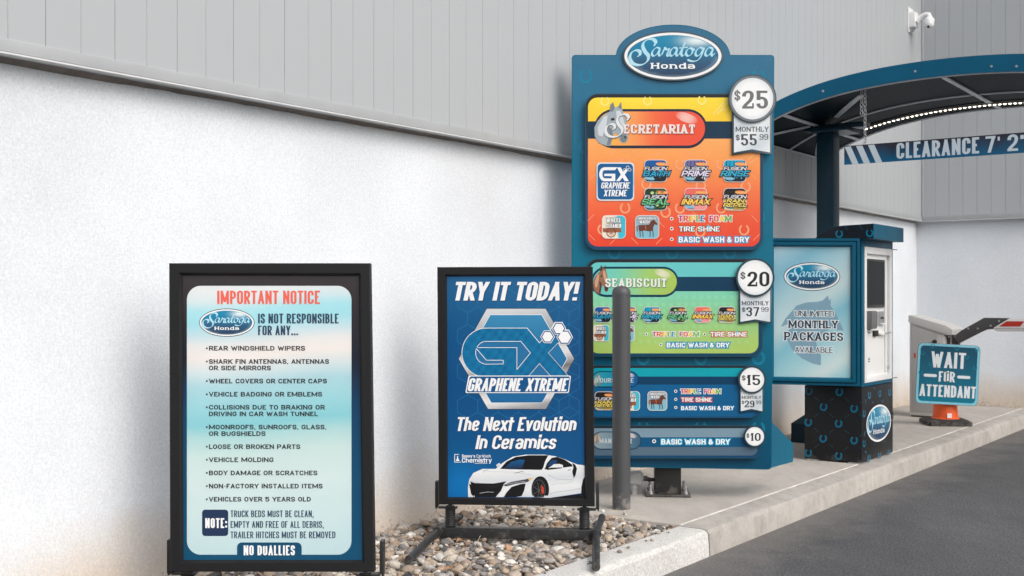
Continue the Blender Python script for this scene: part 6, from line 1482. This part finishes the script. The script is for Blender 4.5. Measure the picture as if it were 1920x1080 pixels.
# ================================================================== wait sign on a cone
M_ORG = mat('orange_cone_plastic', (.84, .115, .020), .5, 0, var=.08, vscale=12); 
d_c = 9.34; cxw = (1772.5-960)/F*d_c
cone = thing('traffic_cone', (cxw, d_c, 0), 'orange cone with a black rubber base, under the WAIT FOR ATTENDANT sign', 'cone')
def cone_base():
    bm = bmesh.new(); a = TH-.52; ax = Vector((math.cos(a), -math.sin(a), 0)); ay = Vector((math.sin(a), math.cos(a), 0)); s = .168
    pts = [(-s, -s*.86), (-s*.86, -s), (s*.88, -s), (s, -s*.88), (s, s*.86), (s*.86, s), (-s*.86, s), (-s, s*.86)]
    lo = [bm.verts.new(Vector((cxw, d_c, .001))+ax*x+ay*y) for x, y in pts]; mi = [bm.verts.new(Vector((cxw, d_c, .032))+ax*x*1.0+ay*y*1.0) for x, y in pts]; hi = [bm.verts.new(Vector((cxw, d_c, .050))+ax*x*.80+ay*y*.80) for x, y in pts]
    bm.faces.new(lo); bm.faces.new(hi)
    for A, B in ((lo, mi), (mi, hi)):
        for k in range(8): bm.faces.new((A[k], A[(k+1) % 8], B[(k+1) % 8], B[k]))
    bmesh.ops.recalc_face_normals(bm, faces=bm.faces); bevel_all(bm, .004, 2, 20); from_bm('base', bm, M_RUBB, cone, auto=True)
cone_base()
lathe('cone_body', (cxw, d_c, .0485), EZ, [(.001, 0), (.108, 0), (.106, .006), (.098, .010), (.086, .135), (.068, .30), (.045, .46), (.030, .50), (.001, .50)], M_ORG, cone, 36)
pcn = facing(cxw, d_c-.106, 0, 0, 4); pr = Print(pcn, .004)
pr.fill([rrect(1776, 775.5, 1784.5, 783.5, 0)], WHITE, 0)
for k in range(4): pr.line([(1777.5+k*1.9, 777), (1777.5+k*1.9, 782)], .4, pc(226, 120, 90), 1)
pr.done('sticker', cone, M_INKM)
PW_ = facing((1777-960)/F*9.20, 9.20, .2, 2.0)
wsign = thing('wait_sign', PW_.wp(1776, 760), 'square teal sign reading WAIT FOR ATTENDANT, tilted, fixed to the orange cone', 'sign')
c0 = (1777.3, 702); rt = math.radians(3.05)
def rot(x, y): dx, dy = x-c0[0], y-c0[1]; return (c0[0]+dx*math.cos(rt)-dy*math.sin(rt), c0[1]+dx*math.sin(rt)+dy*math.cos(rt))
sq = [rot(*p) for p in rrect(c0[0]-58.6, c0[1]-56.8, c0[0]+58.6, c0[1]+56.8, 9.5, 8)]
slab('panel', PW_, sq, -.008, 0, mat('sign_edge', (.10, .13, .15), .4), wsign, .001)
pr = Print(PW_, .0006); pr.xf = rot
pr.fill([rrect(c0[0]-58, c0[1]-56.2, c0[0]+58, c0[1]+56.2, 9, 8)], pc(128, 198, 220), 0)
pr.grad(rrect(c0[0]-53.6, c0[1]-52, c0[0]+53.6, c0[1]+52, 7, 8), lambda x, y: ramp([(650, pc(8, 72, 98)), (702, pc(6, 96, 124)), (752, pc(2, 116, 142))], y), 1, 3, 10)
for x, y in ((1746, 650), (1792, 652), (1829, 652), (1728, 664), (1744, 684), (1811, 668), (1828, 687), (1726, 701), (1742, 719), (1808, 703), (1822, 721)): pr.fill([shoe(x, y, 3.8, .36)], pc(8, 122, 150), 2)
LW = pc(222, 230, 236)
for t, x0, x1, y0, y1 in (('WAIT', 1744.5, 1809.5, 660.3, 690.3), ('FOR', 1760.3, 1790.6, 696.8, 716.3), ('ATTENDANT', 1725.8, 1831.5, 722.5, 744.8)): pr.text(t, x0, x1, y0, y1, .195, LW, 3, th=.14, sp=.085, r=.2); pr.flush('lettering', wsign)
pr.fill([rrect(1731.8, 702.8, 1756.8, 708.4, 2.8)], LW, 3); pr.flush('lettering', wsign); pr.fill([rrect(1795, 703, 1819.6, 708.6, 2.8)], LW, 3)
pr.done('lettering', wsign)
for y in (698, 714): lathe('bolt', PW_.wp(*rot(1776.5, y), .0022), PW_.n, [(.001, 0), (.011, 0), (.010, .004), (.005, .007), (.001, .008)], M_STEEL, wsign, 12)
a = PW_.wp(1776, 700, -.0085); box('mounting_tube', a, Vector((1, 0, 0)), Vector((0, 1, 0)), EZ, (-.014, .014, 0, .022, -.20, .19), M_STEEL, wsign, .002)
box('clamp', Vector((cxw, d_c, 0)), Vector((1, 0, 0)), Vector((0, 1, 0)), EZ, (-.012, .012, -.118, -.03, .44, .47), M_STEEL, wsign, .002)

# ================================================================== security camera
M_CW = mat('white_camera_plastic', (.76, .77, .78), .35)
cu = 11.02; cz = 1+(560-41)/F*10.93
cctv = thing('security_camera', UV(cu, V_MET, cz), 'white dome security camera on a wall bracket high beside the corner', 'camera')
uvbox('wall_plate', cu-.075, cu+.075, V_MET+.0006, V_MET+.008, cz-.115, cz+.115, M_CW, cctv, .002)
uvbox('junction_box', cu-.055, cu+.055, V_MET+.0085, V_MET+.060, cz-.070, cz+.070, M_CW, cctv, .006)
b0_ = UV(cu, V_MET+.061, cz+.03)
tube('bracket_arm', [b0_-EZ*.045, b0_+EV*.02-EZ*.025, b0_+EV*.05-EZ*.002, b0_+EV*.085+EZ*.010, b0_+EV*.108+EZ*.004, b0_+EV*.113-EZ*.012, b0_+EV*.113-EZ*.035], [.034, .027, .023, .021, .022, .024, .027], M_CW, cctv, 16)
hd = b0_+EV*.113-EZ*.030; dn = Vector((-.10, -.22, -.97)).normalized()
lathe('camera_collar', hd, dn, [(.001, 0), (.036, 0), (.042, .008), (.047, .02), (.047, .040), (.042, .045), (.001, .045)], M_CW, cctv, 28)
lathe('camera_eyeball', hd+dn*.020, dn, [(.001, 0), (.040, .0), (.045, .02), (.046, .035), (.042, .054), (.032, .070), (.016, .079), (.001, .081)], M_CW, cctv, 28)
ey = hd+dn*.055; dd = Vector((-.28, -.80, -.52)).normalized()
for o in (Vector((.008, 0, .017)), Vector((-.008, 0, -.015))): lathe('lens', ey+dd*.030+o, dd, [(.001, 0), (.011, 0), (.011, .012), (.009, .014), (.001, .013)], M_RUBB, cctv, 16)
tube('cable', [UV(cu-.02, V_MET+.05, cz-.079), UV(cu-.02, V_MET+.03, cz-.105), UV(cu-.02, V_MET+.01, cz-.12)], .008, M_STEEL, cctv, 8)
